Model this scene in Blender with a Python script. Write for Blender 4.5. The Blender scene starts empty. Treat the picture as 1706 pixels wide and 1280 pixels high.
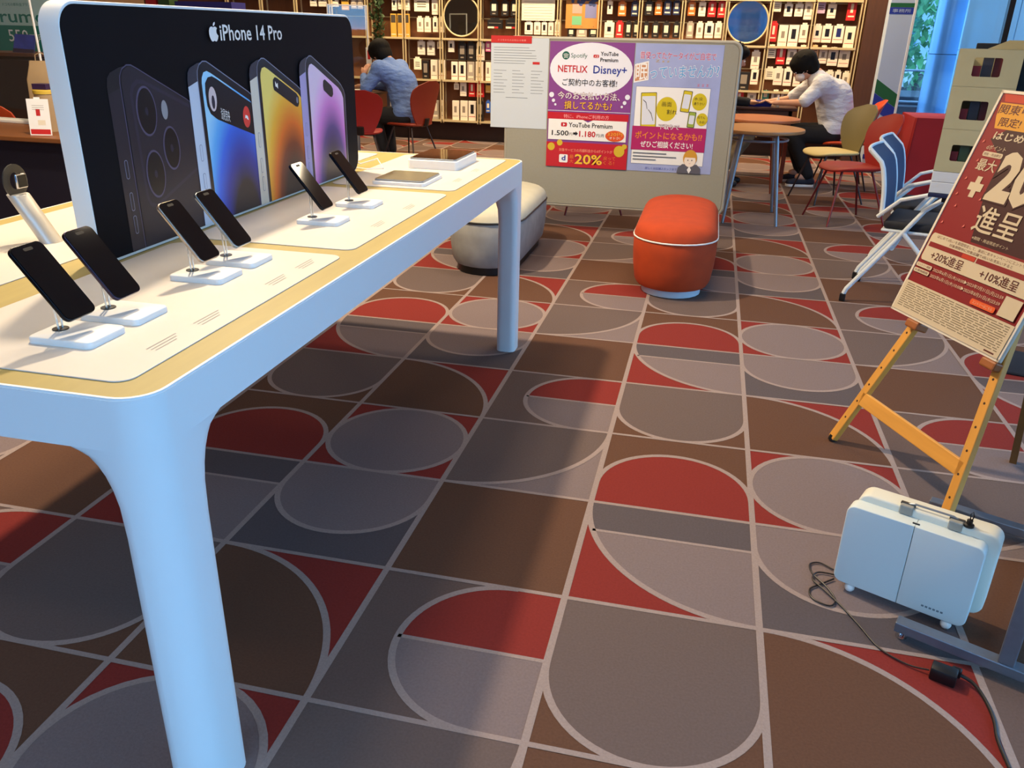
import bpy, bmesh, math, random
from mathutils import Matrix, Vector
from math import radians as rad, sin, cos, pi
random.seed(7)
SC = bpy.context.scene
COL = SC.collection

# ------------------------------------------------------------------ camera
CAM_H = 1.3794
FPX = 1360.93
R_ = Vector((0.97341489, 0.22813002, 0.02049759))
U_ = Vector((-0.10894034, 0.38239825, 0.91755304))
F_ = Vector((-0.20148315, 0.8953928, -0.39708472))
cd = bpy.data.cameras.new('camera')
cam = bpy.data.objects.new('camera', cd)
COL.objects.link(cam)
cd.sensor_fit = 'HORIZONTAL'
cd.sensor_width = 36.0
cd.lens = FPX / 1706.0 * 36.0
cd.clip_start = 0.02
cd.clip_end = 200
cam.matrix_world = Matrix(((R_.x, U_.x, -F_.x, 0), (R_.y, U_.y, -F_.y, 0), (R_.z, U_.z, -F_.z, CAM_H), (0, 0, 0, 1)))
SC.camera = cam

# ------------------------------------------------------------------ sky
world = bpy.data.worlds.new('sky')
SC.world = world
world.use_nodes = True
bg = world.node_tree.nodes['Background']
bg.inputs[0].default_value = (0.27, 0.58, 1.0, 1)
bg.inputs[1].default_value = 5.4

# ------------------------------------------------------------------ exposure
SC.view_settings.view_transform = 'Standard'
SC.view_settings.look = 'None'
SC.view_settings.exposure = 0.0
SC.view_settings.gamma = 1.0
SC.view_settings.use_curve_mapping = False
WARM = (1.0, 0.79, 0.53)
KEY_W = 640.0        # lamp over the display table
PANEL_W = 28.0       # ceiling panels
WASH_W = 140.0        # ceiling lamps added in place of LED strips in the product shelves

# ------------------------------------------------------------------ materials
MATS = {}
def lin(c):
    return tuple(((v / 255.0) / 12.92 if v / 255.0 <= 0.04045 else ((v / 255.0 + 0.055) / 1.055) ** 2.4) for v in c)
def M(name, rgb, rough=0.5, metal=0.0, noise=0.0, scale=20.0, bump=0.0, spec=0.5, stretch=None, coat=0.0):
    if name in MATS: return MATS[name]
    m = bpy.data.materials.new(name); m.use_nodes = True
    nt = m.node_tree; b = nt.nodes['Principled BSDF']
    c = lin(rgb)
    b.inputs['Base Color'].default_value = (*c, 1)
    b.inputs['Roughness'].default_value = rough
    b.inputs['Metallic'].default_value = metal
    b.inputs['Specular IOR Level'].default_value = spec
    if coat: b.inputs['Coat Weight'].default_value = coat
    if noise or bump:
        tc = nt.nodes.new('ShaderNodeTexCoord'); mp = nt.nodes.new('ShaderNodeMapping')
        nz = nt.nodes.new('ShaderNodeTexNoise')
        nt.links.new(tc.outputs['Object'], mp.inputs[0]); nt.links.new(mp.outputs[0], nz.inputs['Vector'])
        if stretch: mp.inputs['Scale'].default_value = stretch
        nz.inputs['Scale'].default_value = scale; nz.inputs['Detail'].default_value = 4
        if noise:
            r = nt.nodes.new('ShaderNodeValToRGB')
            r.color_ramp.elements[0].position = 0.25; r.color_ramp.elements[1].position = 0.75
            r.color_ramp.elements[0].color = (*[v * (1 - noise) for v in c], 1)
            r.color_ramp.elements[1].color = (*[min(1, v * (1 + noise)) for v in c], 1)
            nt.links.new(nz.outputs['Fac'], r.inputs[0]); nt.links.new(r.outputs[0], b.inputs['Base Color'])
        if bump:
            bp = nt.nodes.new('ShaderNodeBump'); bp.inputs['Strength'].default_value = bump; bp.inputs['Distance'].default_value = 0.004 if bump < .9 else 0.03
            nt.links.new(nz.outputs['Fac'], bp.inputs['Height']); nt.links.new(bp.outputs[0], b.inputs['Normal'])
    MATS[name] = m
    return m
def clear_mat(name, tint=(0.93, 0.97, 0.98), gloss=0.10):
    if name in MATS: return MATS[name]
    m = bpy.data.materials.new(name); m.use_nodes = True
    nt = m.node_tree; nt.nodes.remove(nt.nodes['Principled BSDF'])
    out = nt.nodes['Material Output']
    t = nt.nodes.new('ShaderNodeBsdfTransparent'); t.inputs[0].default_value = (*tint, 1)
    g = nt.nodes.new('ShaderNodeBsdfGlossy'); g.inputs['Roughness'].default_value = 0.03
    mx = nt.nodes.new('ShaderNodeMixShader'); mx.inputs[0].default_value = gloss
    nt.links.new(t.outputs[0], mx.inputs[1]); nt.links.new(g.outputs[0], mx.inputs[2]); nt.links.new(mx.outputs[0], out.inputs[0])
    MATS[name] = m
    return m
def glow_mat(name, rgb, k):
    m = bpy.data.materials.new(name); m.use_nodes = True
    b = m.node_tree.nodes['Principled BSDF']
    b.inputs['Emission Color'].default_value = (*rgb, 1); b.inputs['Emission Strength'].default_value = k
    return m
def dome_gradient(name, yc, zb, a, h, stops, rough=0.35):
    """printed wallpaper gradient: colour by elliptic distance from (yc, zb) in the print's own plane"""
    m = bpy.data.materials.new(name); m.use_nodes = True
    nt = m.node_tree; b = nt.nodes['Principled BSDF']; b.inputs['Roughness'].default_value = rough
    tc = nt.nodes.new('ShaderNodeTexCoord'); sp = nt.nodes.new('ShaderNodeSeparateXYZ'); nt.links.new(tc.outputs['Object'], sp.inputs[0])
    def mth(op, x, y=None):
        n = nt.nodes.new('ShaderNodeMath'); n.operation = op
        for i, v in enumerate((x, y)):
            if v is None: continue
            if isinstance(v, (int, float)): n.inputs[i].default_value = v
            else: nt.links.new(v, n.inputs[i])
        return n.outputs[0]
    dx = mth('DIVIDE', mth('SUBTRACT', sp.outputs['X'], yc), a); dy = mth('DIVIDE', mth('SUBTRACT', sp.outputs['Y'], zb), h)
    d = mth('SQRT', mth('ADD', mth('MULTIPLY', dx, dx), mth('MULTIPLY', dy, dy)))
    r = nt.nodes.new('ShaderNodeValToRGB'); cr = r.color_ramp
    while len(cr.elements) < len(stops): cr.elements.new(0.5)
    for e, (p, c) in zip(cr.elements, stops): e.position = p; e.color = (*lin(c), 1)
    nt.links.new(d, r.inputs[0]); nt.links.new(r.outputs[0], b.inputs['Base Color'])
    return m

# ------------------------------------------------------------------ geometry helpers
class G:
    def __init__(s): s.v = []; s.f = []; s.m = []; s.mi = 0
    def add(s, vs, fs, T=None):
        n = len(s.v)
        for p in vs:
            p = Vector(p)
            s.v.append(tuple(T @ p) if T is not None else tuple(p))
        for f in fs: s.f.append(tuple(n + i for i in f)); s.m.append(s.mi)
        return s
    def box(s, x0, y0, z0, x1, y1, z1, T=None):
        vs = [(x0, y0, z0), (x1, y0, z0), (x1, y1, z0), (x0, y1, z0), (x0, y0, z1), (x1, y0, z1), (x1, y1, z1), (x0, y1, z1)]
        return s.add(vs, [(0, 3, 2, 1), (4, 5, 6, 7), (0, 1, 5, 4), (1, 2, 6, 5), (2, 3, 7, 6), (3, 0, 4, 7)], T)
    def rbox(s, x0, y0, z0, x1, y1, z1, r=0.01, seg=2, T=None):
        bm = bmesh.new()
        bmesh.ops.create_cube(bm, size=1)
        for v in bm.verts:
            v.co = Vector(((x0 + x1) / 2 + v.co.x * (x1 - x0), (y0 + y1) / 2 + v.co.y * (y1 - y0), (z0 + z1) / 2 + v.co.z * (z1 - z0)))
        bmesh.ops.bevel(bm, geom=bm.edges[:], offset=r, segments=seg, affect='EDGES', profile=0.5)
        bm.verts.index_update()
        s.add([v.co for v in bm.verts], [[v.index for v in f.verts] for f in bm.faces], T); bm.free()
        return s
    def prism(s, poly, z0, z1, b=0.0, T=None, bb=0.0):
        """extruded polygon (ccw); b rounds the top rim, bb the bottom rim"""
        rings = []
        def ins(p, d):
            out = []; n = len(p)
            for i in range(n):
                a = Vector(p[i - 1]); c = Vector(p[i]); e = Vector(p[(i + 1) % n])
                t = ((c - a).normalized() + (e - c).normalized())
                t = t.normalized() if t.length > 1e-9 else (e - c).normalized()
                out.append((c.x - t.y * d, c.y + t.x * d))
            return out
        if bb: 
            for k in range(3):
                a = pi / 2 * k / 3; rings.append([(x, y, z0 + bb - bb * cos(a)) for x, y in ins(poly, bb * (1 - sin(a)))])
            rings.append([(x, y, z0 + bb) for x, y in poly])
        else: rings.append([(x, y, z0) for x, y in poly])
        if b:
            rings.append([(x, y, z1 - b) for x, y in poly])
            for k in range(1, 4):
                a = pi / 2 * k / 3; rings.append([(x, y, z1 - b + b * sin(a)) for x, y in ins(poly, b * (1 - cos(a)))])
        else: rings.append([(x, y, z1) for x, y in poly])
        return s.loft(rings, T)
    def loft(s, rings, T=None, caps=True, closed=True):
        n = len(rings[0]); vs = [p for r in rings for p in r]; fs = []
        for k in range(len(rings) - 1):
            for i in range(n if closed else n - 1):
                j = (i + 1) % n; fs.append((k * n + i, k * n + j, (k + 1) * n + j, (k + 1) * n + i))
        if caps:
            fs.append(tuple(reversed(range(n)))); fs.append(tuple((len(rings) - 1) * n + i for i in range(n)))
        return s.add(vs, fs, T)
    def tube(s, pts, r, seg=8, T=None, r1=None, closed=False, flat=1.0):
        pts = [Vector(p) for p in pts]; n = len(pts); rings = []
        up = Vector((0, 0, 1)); pn = None
        for i, p in enumerate(pts):
            if closed: t = pts[(i + 1) % n] - pts[i - 1]
            else: t = pts[min(i + 1, n - 1)] - pts[max(i - 1, 0)]
            t.normalize()
            if pn is None:
                a = up if abs(t.dot(up)) < 0.95 else Vector((1, 0, 0)); pn = (a - t * a.dot(t)).normalized()
            else:
                pn = pn - t * pn.dot(t)
                pn = pn.normalized() if pn.length > 1e-6 else t.orthogonal().normalized()
            bn = t.cross(pn); rr = r if r1 is None else r + (r1 - r) * i / max(1, n - 1)
            rings.append([p + pn * (cos(2 * pi * k / seg) * rr) + bn * (sin(2 * pi * k / seg) * rr * flat) for k in range(seg)])
        if closed: rings.append(rings[0]); return s.loft(rings, T, caps=False)
        return s.loft(rings, T)
    def cyl(s, p0, p1, r0, r1=None, seg=16, T=None):
        return s.tube([p0, p1], r0, seg, T, r1=r0 if r1 is None else r1)
    def lathe(s, prof, seg=24, T=None):
        return s.loft([[(r * cos(2 * pi * k / seg), r * sin(2 * pi * k / seg), z) for k in range(seg)] for r, z in prof], T)
    def ball(s, c, r, T=None, seg=12, rings=8):
        if isinstance(r, (int, float)): r = (r, r, r)
        vs = []; fs = []
        R = [[(c[0] + r[0] * max(sin(pi * k / rings), 0.02) * cos(2 * pi * i / seg), c[1] + r[1] * max(sin(pi * k / rings), 0.02) * sin(2 * pi * i / seg), c[2] - r[2] * cos(pi * k / rings)) for i in range(seg)] for k in range(rings + 1)]
        return s.loft(R, T)
    def poly(s, pts, z=0.0, T=None):
        return s.add([(x, y, z) for x, y in pts], [tuple(range(len(pts)))], T)
    def rect(s, x0, y0, x1, y1, z=0.0, T=None): return s.poly([(x0, y0), (x1, y0), (x1, y1), (x0, y1)], z, T)
    def mesh(s, name, mats, smooth=False):
        me = bpy.data.meshes.new(name); me.from_pydata(s.v, [], s.f)
        for m in (mats if isinstance(mats, (list, tuple)) else [mats]): me.materials.append(m)
        if len(me.materials) > 1: me.polygons.foreach_set('material_index', s.m)
        if smooth:
            me.polygons.foreach_set('use_smooth', [True] * len(me.polygons))
            try: me.set_sharp_from_angle(angle=rad(38))
            except Exception: pass
        me.update()
        return me
    def build(s, name, mats, parent=None, T=None, smooth=False):
        return link(name, s.mesh(name, mats, smooth), parent, T)
def link(name, me, parent=None, T=None):
    o = bpy.data.objects.new(name, me); COL.objects.link(o)
    if T is not None: o.matrix_local = T
    if parent: o.parent = parent
    return o
def tag(o, label=None, cat=None, group=None, kind=None):
    if label: o['label'] = label
    if cat: o['category'] = cat
    if group: o['group'] = group
    if kind: o['kind'] = kind
    return o
def thing(name, label, cat, T=None, group=None):
    o = bpy.data.objects.new(name, None); COL.objects.link(o); o.empty_display_size = 0.05
    if T is not None: o.matrix_world = T
    return tag(o, label, cat, group)
def struct(name, g, mat, parent=None, smooth=False):
    return tag(g.build(name, mat, parent, smooth=smooth), kind='structure')
def at(x, y, z=0.0, rz=0.0): return Matrix.Translation((x, y, z)) @ Matrix.Rotation(rad(rz), 4, 'Z')
def arc(cx, cy, r, a0, a1, n=10, ry=None):
    ry = r if ry is None else ry
    return [(cx + r * cos(rad(a0 + (a1 - a0) * k / n)), cy + ry * sin(rad(a0 + (a1 - a0) * k / n))) for k in range(n + 1)]
def circ(cx, cy, r, n=24, ry=None): return arc(cx, cy, r, 0, 360 - 360 / n, n - 1, ry)
def rrect(x0, y0, x1, y1, r, n=6):
    return arc(x1 - r, y0 + r, r, -90, 0, n) + arc(x1 - r, y1 - r, r, 0, 90, n) + arc(x0 + r, y1 - r, r, 90, 180, n) + arc(x0 + r, y0 + r, r, 180, 270, n)
def rrect4(x0, y0, x1, y1, rs, n=6):
    a, b, c, d = rs
    return arc(x1 - a, y0 + a, a, -90, 0, n) + arc(x1 - b, y1 - b, b, 0, 90, n) + arc(x0 + c, y1 - c, c, 90, 180, n) + arc(x0 + d, y0 + d, d, 180, 270, n)
def dedupe(p):
    q = [p[0]]
    for a in p[1:]:
        if abs(a[0] - q[-1][0]) + abs(a[1] - q[-1][1]) > 1e-6: q.append(a)
    if abs(q[0][0] - q[-1][0]) + abs(q[0][1] - q[-1][1]) < 1e-6: q.pop()
    return q
def frame(o, x, y):
    """matrix with local x, y axes given and z = x cross y"""
    x = Vector(x).normalized(); y = Vector(y).normalized(); z = x.cross(y)
    return Matrix(((x.x, y.x, z.x, o[0]), (x.y, y.y, z.y, o[1]), (x.z, y.z, z.z, o[2]), (0, 0, 0, 1)))
_TC = {}
TMP = bpy.data.scenes.new('workbench')
def evaluated_mesh(o):
    """mesh of a temporary object, evaluated in a scratch scene so the main scene is not rebuilt each time"""
    TMP.collection.objects.link(o)
    with bpy.context.temp_override(scene=TMP, view_layer=TMP.view_layers[0]):
        dg = bpy.context.evaluated_depsgraph_get(); dg.update()
        me = bpy.data.meshes.new_from_object(o.evaluated_get(dg))
    TMP.collection.objects.unlink(o)
    return me
def text_geo(body, bold=0.0, spacing=1.0):
    k = (body, bold, spacing)
    if k not in _TC:
        c = bpy.data.curves.new('t', 'FONT'); c.body = body; c.size = 1; c.offset = bold; c.resolution_u = 2; c.space_character = spacing
        c.fill_mode = 'FRONT'
        o = bpy.data.objects.new('t', c)
        me = evaluated_mesh(o)
        vs = [v.co.copy() for v in me.vertices]; fs = [tuple(p.vertices) for p in me.polygons]
        bpy.data.objects.remove(o); bpy.data.curves.remove(c); bpy.data.meshes.remove(me)
        xs = [v.x for v in vs] or [0, 1]; ys = [v.y for v in vs] or [0, 1]
        _TC[k] = (vs, fs, min(xs), max(xs), min(ys), max(ys))
    return _TC[k]
def text(parent, body, x0, y0, x1, y1, mat, z=0.001, bold=0.0, name='lettering', slant=0.0, rise=0.0):
    """lettering fitted into the box x0..x1, y0..y1 of the parent's local plane"""
    vs, fs, a, b, c, d = text_geo(body, bold)
    g = G(); W = max(b - a, 1e-6); Hh = max(d - c, 1e-6)
    pts = []
    for v in vs:
        u = (v.x - a) / W; w = (v.y - c) / Hh
        pts.append((x0 + u * (x1 - x0) + slant * w, y0 + w * (y1 - y0) + rise * u, z))
    g.add(pts, fs)
    return g.build(name, mat, parent)
def otext(parent, body, x0, y0, x1, y1, mat, omat, z=0.001, bold=0.0, ob=0.045, **k):
    e = (y1 - y0) * 0.04
    o = text(parent, body, x0 - e, y0 - e, x1 + e, y1 + e, omat, z, bold + ob, name='lettering_outline', **k)
    return text(parent, body, x0, y0, x1, y1, mat, z + 0.0001, bold, **k)

# ------------------------------------------------------------------ common materials
white_lac = M('white_lacquer', (236, 236, 234), 0.38)
white_pl = M('white_plastic', (232, 230, 224), 0.4)
print_white = M('print_white', (235, 234, 230), 0.45)
print_black = M('print_black', (16, 16, 18), 0.4)
black_gloss = M('black_glass', (6, 6, 8), 0.06)
black_pl = M('black_plastic', (14, 14, 15), 0.4)
chrome = M('chrome', (210, 210, 212), 0.12, 1.0)
steel = M('brushed_steel', (150, 160, 172), 0.35, 0.85, noise=0.08, scale=60)
alu = M('silver_paint', (150, 156, 164), 0.35, 0.5)
brown_wood = M('dark_walnut', (72, 42, 26), 0.55, noise=0.18, scale=6, stretch=(6, 6, 0.6))
maple = M('maple', (166, 147, 84), 0.5, noise=0.06, scale=5, stretch=(8, 1, 8))

# ------------------------------------------------------------------ room shell
XL, XR, YN, YF, ZC = -8.0, 4.5, -2.6, 11.40, 3.55
g = G().box(XL - .2, YN - .2, -0.12, XR + .2, YF + .1, -0.004)
floor = struct('floor', g, M('floor_screed', (90, 80, 76), 0.9, noise=0.1))
g = G().box(XL - .2, YN - .2, ZC, XR + .2, YF + .2, ZC + .15)
struct('ceiling', g, M('ceiling_paint', (214, 208, 198), 0.9, noise=0.03))
g = G().box(XL, 11.25, 0, 1.92, 11.40, ZC)
struct('wall_back', g, M('back_wall_panel', (70, 40, 25), 0.7, noise=0.15, scale=5, stretch=(5, 5, 0.5)))
g = G().box(XL - .15, YN, 0, XL, YF, ZC)
struct('wall_left', g, M('left_wall_paint', (150, 118, 90), 0.85, noise=0.05))
glass = clear_mat('window_glass')
frame_m = M('window_frame', (32, 36, 44), 0.4, 0.3)
def glazing(name, p0, p1, n, z0=0.0, z1=ZC):
    p0 = Vector((*p0, 0)); p1 = Vector((*p1, 0)); d = (p1 - p0); L = d.length; x = d.normalized()
    T = frame(p0, x, (0, 0, 1))
    g = G().box(0, z0, -.04, L, z0 + .12, .04).box(0, z1 - .12, -.04, L, z1, .04)
    w = tag(g.build(name, frame_m, T=T), kind='structure')
    for i in range(n + 1):
        u = L * i / n
        G().box(u - .03, z0 + .12, -.045, u + .03, z1 - .12, .045).build('mullion', frame_m, w)
    for i in range(n):
        G().box(L * i / n + .03, z0 + .12, -.004, L * (i + 1) / n - .03, z1 - .12, .004).build('pane', glass, w)
    return w
glazing('window_1', (1.95, 11.33), (4.46, 11.33), 2)
glazing('window_2', (4.5, 6.3), (4.5, -2.5), 5)
struct('wall_right_daylight_stop', G().box(4.45, 6.33, 0, 4.55, 11.28, ZC), M('daylight_stop_paint', (128, 98, 74), 0.85, noise=0.05))  # unseen solid stretch added to keep blue daylight off the far floor
glazing('window_3', (4.45, -2.6), (-3.5, -2.6), 5)
g = G().box(XL, YN - .1, 0, -3.5, YN, ZC)
struct('wall_front', g, MATS['left_wall_paint'])

# ------------------------------------------------------------------ lamps
def lamp(name, kind, loc, energy, color, size=0.2, rot=(0, 0, 0), parent=None, spread=None, shape=None, size_y=None):
    l = bpy.data.lights.new(name, kind); l.energy = energy; l.color = color
    if kind == 'AREA':
        l.shape = shape or 'SQUARE'; l.size = size
        if size_y: l.size_y = size_y
        if spread: l.spread = spread
    elif kind in ('POINT', 'SPOT'): l.shadow_soft_size = size
    if kind == 'SPOT': l.spot_size = rad(150); l.spot_blend = 0.6
    o = bpy.data.objects.new(name, l); COL.objects.link(o); o.location = loc; o.rotation_euler = rot
    if parent: o.parent = parent
    return o
glow = glow_mat('lamp_diffuser', (1.0, 0.86, 0.66), 4.0)
def downlight(x, y, label, energy, rad_=0.09, color=WARM):
    t = thing('ceiling_downlight', label, 'lamp', at(x, y, ZC), 'ceiling lamps')
    G().lathe([(rad_ * .8, -.01), (rad_, -.012), (rad_ * 1.25, -.006), (rad_ * 1.25, 0), (rad_ * .8, 0)]).build('trim_ring', white_pl, t, smooth=True)
    G().lathe([(rad_ * .2, -.02), (rad_ * .8, -.01), (rad_ * .8, -.002), (rad_ * .2, -.001)]).build('diffuser', glow, t)
    lamp('bulb', 'SPOT', (0, 0, -.06), energy, color, rad_, parent=t)
    return t
TABLE_W = 34.0
def ceiling_panel(x, y, label, energy, sx=1.1, sy=0.3, color=WARM):
    t = thing('ceiling_panel_light', label, 'lamp', at(x, y, ZC), 'ceiling lamps')
    G().rbox(-sx / 2 - .03, -sy / 2 - .03, -.05, sx / 2 + .03, sy / 2 + .03, 0, .008).build('housing', white_pl, t)
    G().rbox(-sx / 2, -sy / 2, -.06, sx / 2, sy / 2, -.045, .004).build('diffuser', glow, t)
    lamp('bulb', 'AREA', (0, 0, -.075), energy, color, sx, shape='RECTANGLE', size_y=sy, parent=t)
downlight(-2.1, 3.45, 'round ceiling spotlight above the long white display table', KEY_W, 0.085)
pos = [(-5.2, 2.2, 'left counter end'), (-4.8, 6.4, 'left seating corner'), (-2.4, 7.6, 'gap behind the grey ottoman'), (0.4, 7.4, 'round cafe tables'), (-0.2, 4.6, 'orange ottoman'), (-1.2, -0.6, 'near end of the display table')]
ceiling_panel(-1.55, 2.35, 'long white ceiling light straight above the display table', TABLE_W, .5, 2.4)
for x, y, w in pos: ceiling_panel(x, y, 'white rectangular ceiling light above the ' + w, PANEL_W * (.35 if y < 0 else 1.0))
for x, w in ((-4.2, 'left end'), (-1.6, 'middle'), (0.9, 'right end')):
    t = thing('added_shelf_washer', 'added light replacing shelf strips, washing the %s of the product shelves' % w, 'lamp', at(x, 9.7, ZC), 'ceiling lamps')  # ceiling lights added to stand in for LED strips inside the shelves
    G().rbox(-1.0, -.06, -.09, 1.0, .06, 0, .01).build('housing', white_pl, t)
    lamp('bulb', 'AREA', (0, .02, -.12), WASH_W, (1.0, 0.73, 0.42), 1.9, rot=(rad(34), 0, 0), shape='RECTANGLE', size_y=.1, parent=t)

# ------------------------------------------------------------------ patterned carpet tiles
CX0, CY0, TW = -0.73914, 1.25801, 0.5
def carpet(name, rgb): return M(name, rgb, 0.95, noise=0.10, scale=160, bump=0.25, spec=0.15)
c_line = carpet('carpet_line', (148, 131, 124)); c_red = carpet('carpet_red', (122, 44, 38)); c_brown = carpet('carpet_brown', (92, 64, 49))
c_grey = carpet('carpet_grey', (99, 84, 79)); c_light = carpet('carpet_light_grey', (119, 104, 102)); c_mid = carpet('carpet_mid_grey', (86, 77, 78))
c_taupe = carpet('carpet_taupe', (98, 80, 73))
CM = [c_line, c_red, c_brown, c_grey, c_light, c_mid, c_taupe]
LINE, RED, BROWN, GREY, LIGHT, MID, TAUPE = range(7)
LW = 0.036
def ribbon(g, pts, w, z, closed=False):
    n = len(pts); L = []; Rr = []
    for i in range(n):
        a = Vector(pts[i - 1] if (i or closed) else pts[0]); b = Vector(pts[(i + 1) % n] if (i < n - 1 or closed) else pts[-1])
        t = (b - a).normalized(); L.append((min(1, max(0, pts[i][0] - t.y * w / 2)), min(1, max(0, pts[i][1] + t.x * w / 2)))); Rr.append((min(1, max(0, pts[i][0] + t.y * w / 2)), min(1, max(0, pts[i][1] - t.x * w / 2))))
    for i in range(n if closed else n - 1):
        j = (i + 1) % n
        g.add([(*Rr[i], z), (*Rr[j], z), (*L[j], z), (*L[i], z)], [(0, 1, 2, 3)])
def tile_mesh(c, r):
    g = G(); Z1, Z2, Z3 = 0.0003 / TW, 0.0006 / TW, 0.0009 / TW
    def base(m):
        g.mi = m; g.box(0, 0, -0.004 / TW, 1, 1, 0)
    def shape(m, p, z=Z1): g.mi = m; g.poly(dedupe(p), z)
    def line(p, closed=False, w=LW): g.mi = LINE; ribbon(g, p, w, Z3, closed)
    if (c, r) == (1, 2):
        base(BROWN); a = arc(.5, .25, .5, 0, 180, 28); shape(RED, a + [(0, 0), (1, 0)]); line(a)
    elif (c, r) == (1, 0):
        base(BROWN); a = arc(.5, .5, .5, 180, 360, 28); shape(GREY, a + [(1, 1), (0, 1)]); line(a)
    elif (c, r) == (1, 1):
        base(RED); a = arc(1, 1, 1, 180, 270, 24); shape(LIGHT, a + [(1, 1)]); line(a)
        k = [(1 - math.sqrt(1 - .32 ** 2), .68)] + arc(1, 1, 1, 180 + 18.66, 180, 4)[1:]
        shape(MID, [(1, .68), (1, 1), (0, 1)] + list(reversed(k)), Z2); line([(k[0][0], .68), (1, .68)], w=.024)
    elif (c, r) == (0, 0):
        base(TAUPE); a = arc(.75, .5, .5, 90, 270, 28)
        shape(RED, arc(.75, .5, .5, 90, 180, 14) + [(1, .5), (1, 1)]); shape(LIGHT, arc(.75, .5, .5, 180, 270, 14) + [(1, 0), (1, .5)])
        line(a); line([(.25, .5), (1, .5)], w=.024)
    elif (c, r) == (0, 1): base(BROWN)
    elif (c, r) == (0, 2):
        base(LIGHT); a = arc(0, 1, 1, -90, 0, 24); shape(GREY, a + [(0, 1)]); line(a)
    elif (c, r) == (2, 0):
        base(RED); a = arc(0, 0, 1, 0, 90, 24); shape(BROWN, a + [(0, 0)]); line(a)
    elif (c, r) == (2, 1):
        base(MID); a = arc(.5, .75, .5, 180, 360, 28); shape(LIGHT, a + [(1, 1), (0, 1)]); line(a)
    else:
        base(RED); a = circ(.5, .5, .5, 44); shape(LIGHT, a); line(a, True)
    g.mi = LINE; e = .014; e2 = .018
    g.rect(0, 0, 1, e, Z3 * 1.3); g.rect(0, 1 - e, 1, 1, Z3 * 1.3); g.rect(0, e, e2, 1 - e, Z3 * 1.3); g.rect(1 - e2, e, 1, 1 - e, Z3 * 1.3)
    g.v = [(x * TW, y * TW, z * TW) for x, y, z in g.v]
    return g
TG = {(c, r): tile_mesh(c, r) for c in range(3) for r in range(3)}
TM = {k: v.mesh('carpet_tile', CM) for k, v in TG.items()}
def project(p):
    d = Vector(p) - Vector((0, 0, CAM_H)); z = d.dot(F_)
    return (853 + FPX * d.dot(R_) / z, 640 - FPX * d.dot(U_) / z, z) if z > 0.05 else None
cells = []; rest = G()
c0 = math.floor((XL - CX0) / TW); c1 = math.ceil((XR - CX0) / TW); r0 = math.floor((YN - CY0) / TW); r1 = math.ceil((YF - CY0) / TW)
allc = []
for c in range(c0, c1):
    for r in range(r0, r1):
        x, y = CX0 + c * TW, CY0 + r * TW
        q = project((x + .25, y + .25, 0)); vis = q is not None and -220 < q[0] < 1930 and q[1] < 1560
        allc.append(((q[2] if vis else 99), c, r))
allc.sort()
for i, (d, c, r) in enumerate(allc):
    x, y = CX0 + c * TW, CY0 + r * TW
    if i < 300 and d < 90: link('carpet_tile', TM[(c % 3, r % 3)], floor, Matrix.Translation((x, y, 0)))
    else:
        s = TG[(c % 3, r % 3)]; n = len(rest.v)
        rest.v += [(a + x, b + y, z) for a, b, z in s.v]; rest.f += [tuple(n + k for k in f) for f in s.f]; rest.m += s.m
tag(rest.build('carpet_tiles', CM, floor), kind='stuff')

# ------------------------------------------------------------------ long display table
TZ = 0.86
TX0, TX1, TY0, TY1 = -1.925, -0.775, 0.95, 3.605
tbl = thing('display_table', 'long white display table with maple inlay top and rounded legs', 'table', at((TX0 + TX1) / 2, (TY0 + TY1) / 2))
hx, hy = (TX1 - TX0) / 2, (TY1 - TY0) / 2
outer = rrect(-hx, -hy, hx, hy, .062, 8)
g = G()
def ring_prism(g, po, pi_, z0, z1):
    n = len(po); vs = [(x, y, z0) for x, y in po] + [(x, y, z1) for x, y in po] + [(x, y, z1) for x, y in pi_] + [(x, y, z0) for x, y in pi_]
    fs = []
    for i in range(n):
        j = (i + 1) % n
        for a, b in ((0, 1), (1, 2), (2, 3), (3, 0)): fs.append((a * n + i, a * n + j, b * n + j, b * n + i))
    g.add(vs, fs)
ring_prism(g, outer, rrect(-hx + .03, -hy + .03, hx - .03, hy - .03, .04, 8), TZ - .092, TZ - .004)
ring_prism(g, rrect(-hx + .0015, -hy + .0015, hx - .0015, hy - .0015, .061, 8), rrect(-hx + .007, -hy + .007, hx - .007, hy - .007, .057, 8), TZ - .004, TZ)
g.build('apron', white_lac, tbl, smooth=True)
G().prism(rrect(-hx + .007, -hy + .007, hx - .007, hy - .007, .057, 8), TZ - .03, TZ - .0005).build('top_panel', maple, tbl)
LX, LY = .088, .135
for sx in (-1, 1):
    for sy in (-1, 1):
        rings = []
        for z, fl in ((0, 0), (.02, 0), (.60, 0), (.66, .004), (.69, .012), (.715, .024), (.735, .040), (.75, .058), (.760, .078), (TZ - .090, .105), (TZ - .086, .105)):
            w, d = LX + fl, LY + fl
            ri = min(.027 + fl * .4, .05); ro = .0605; k_ = {(1, -1): 0, (1, 1): 1, (-1, 1): 2, (-1, -1): 3}[(sx, sy)]
            p = rrect4(-w / 2, -d / 2, w / 2, d / 2, [ro if q_ == k_ else ri for q_ in range(4)], 6)
            cx = sx * (hx - w / 2 - .0005); cy = sy * (hy - d / 2 - .0005)
            rings.append([(cx + x, cy + y, z) for x, y in p])
        G().loft(rings).build('leg', white_lac, tbl, smooth=True)

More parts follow.
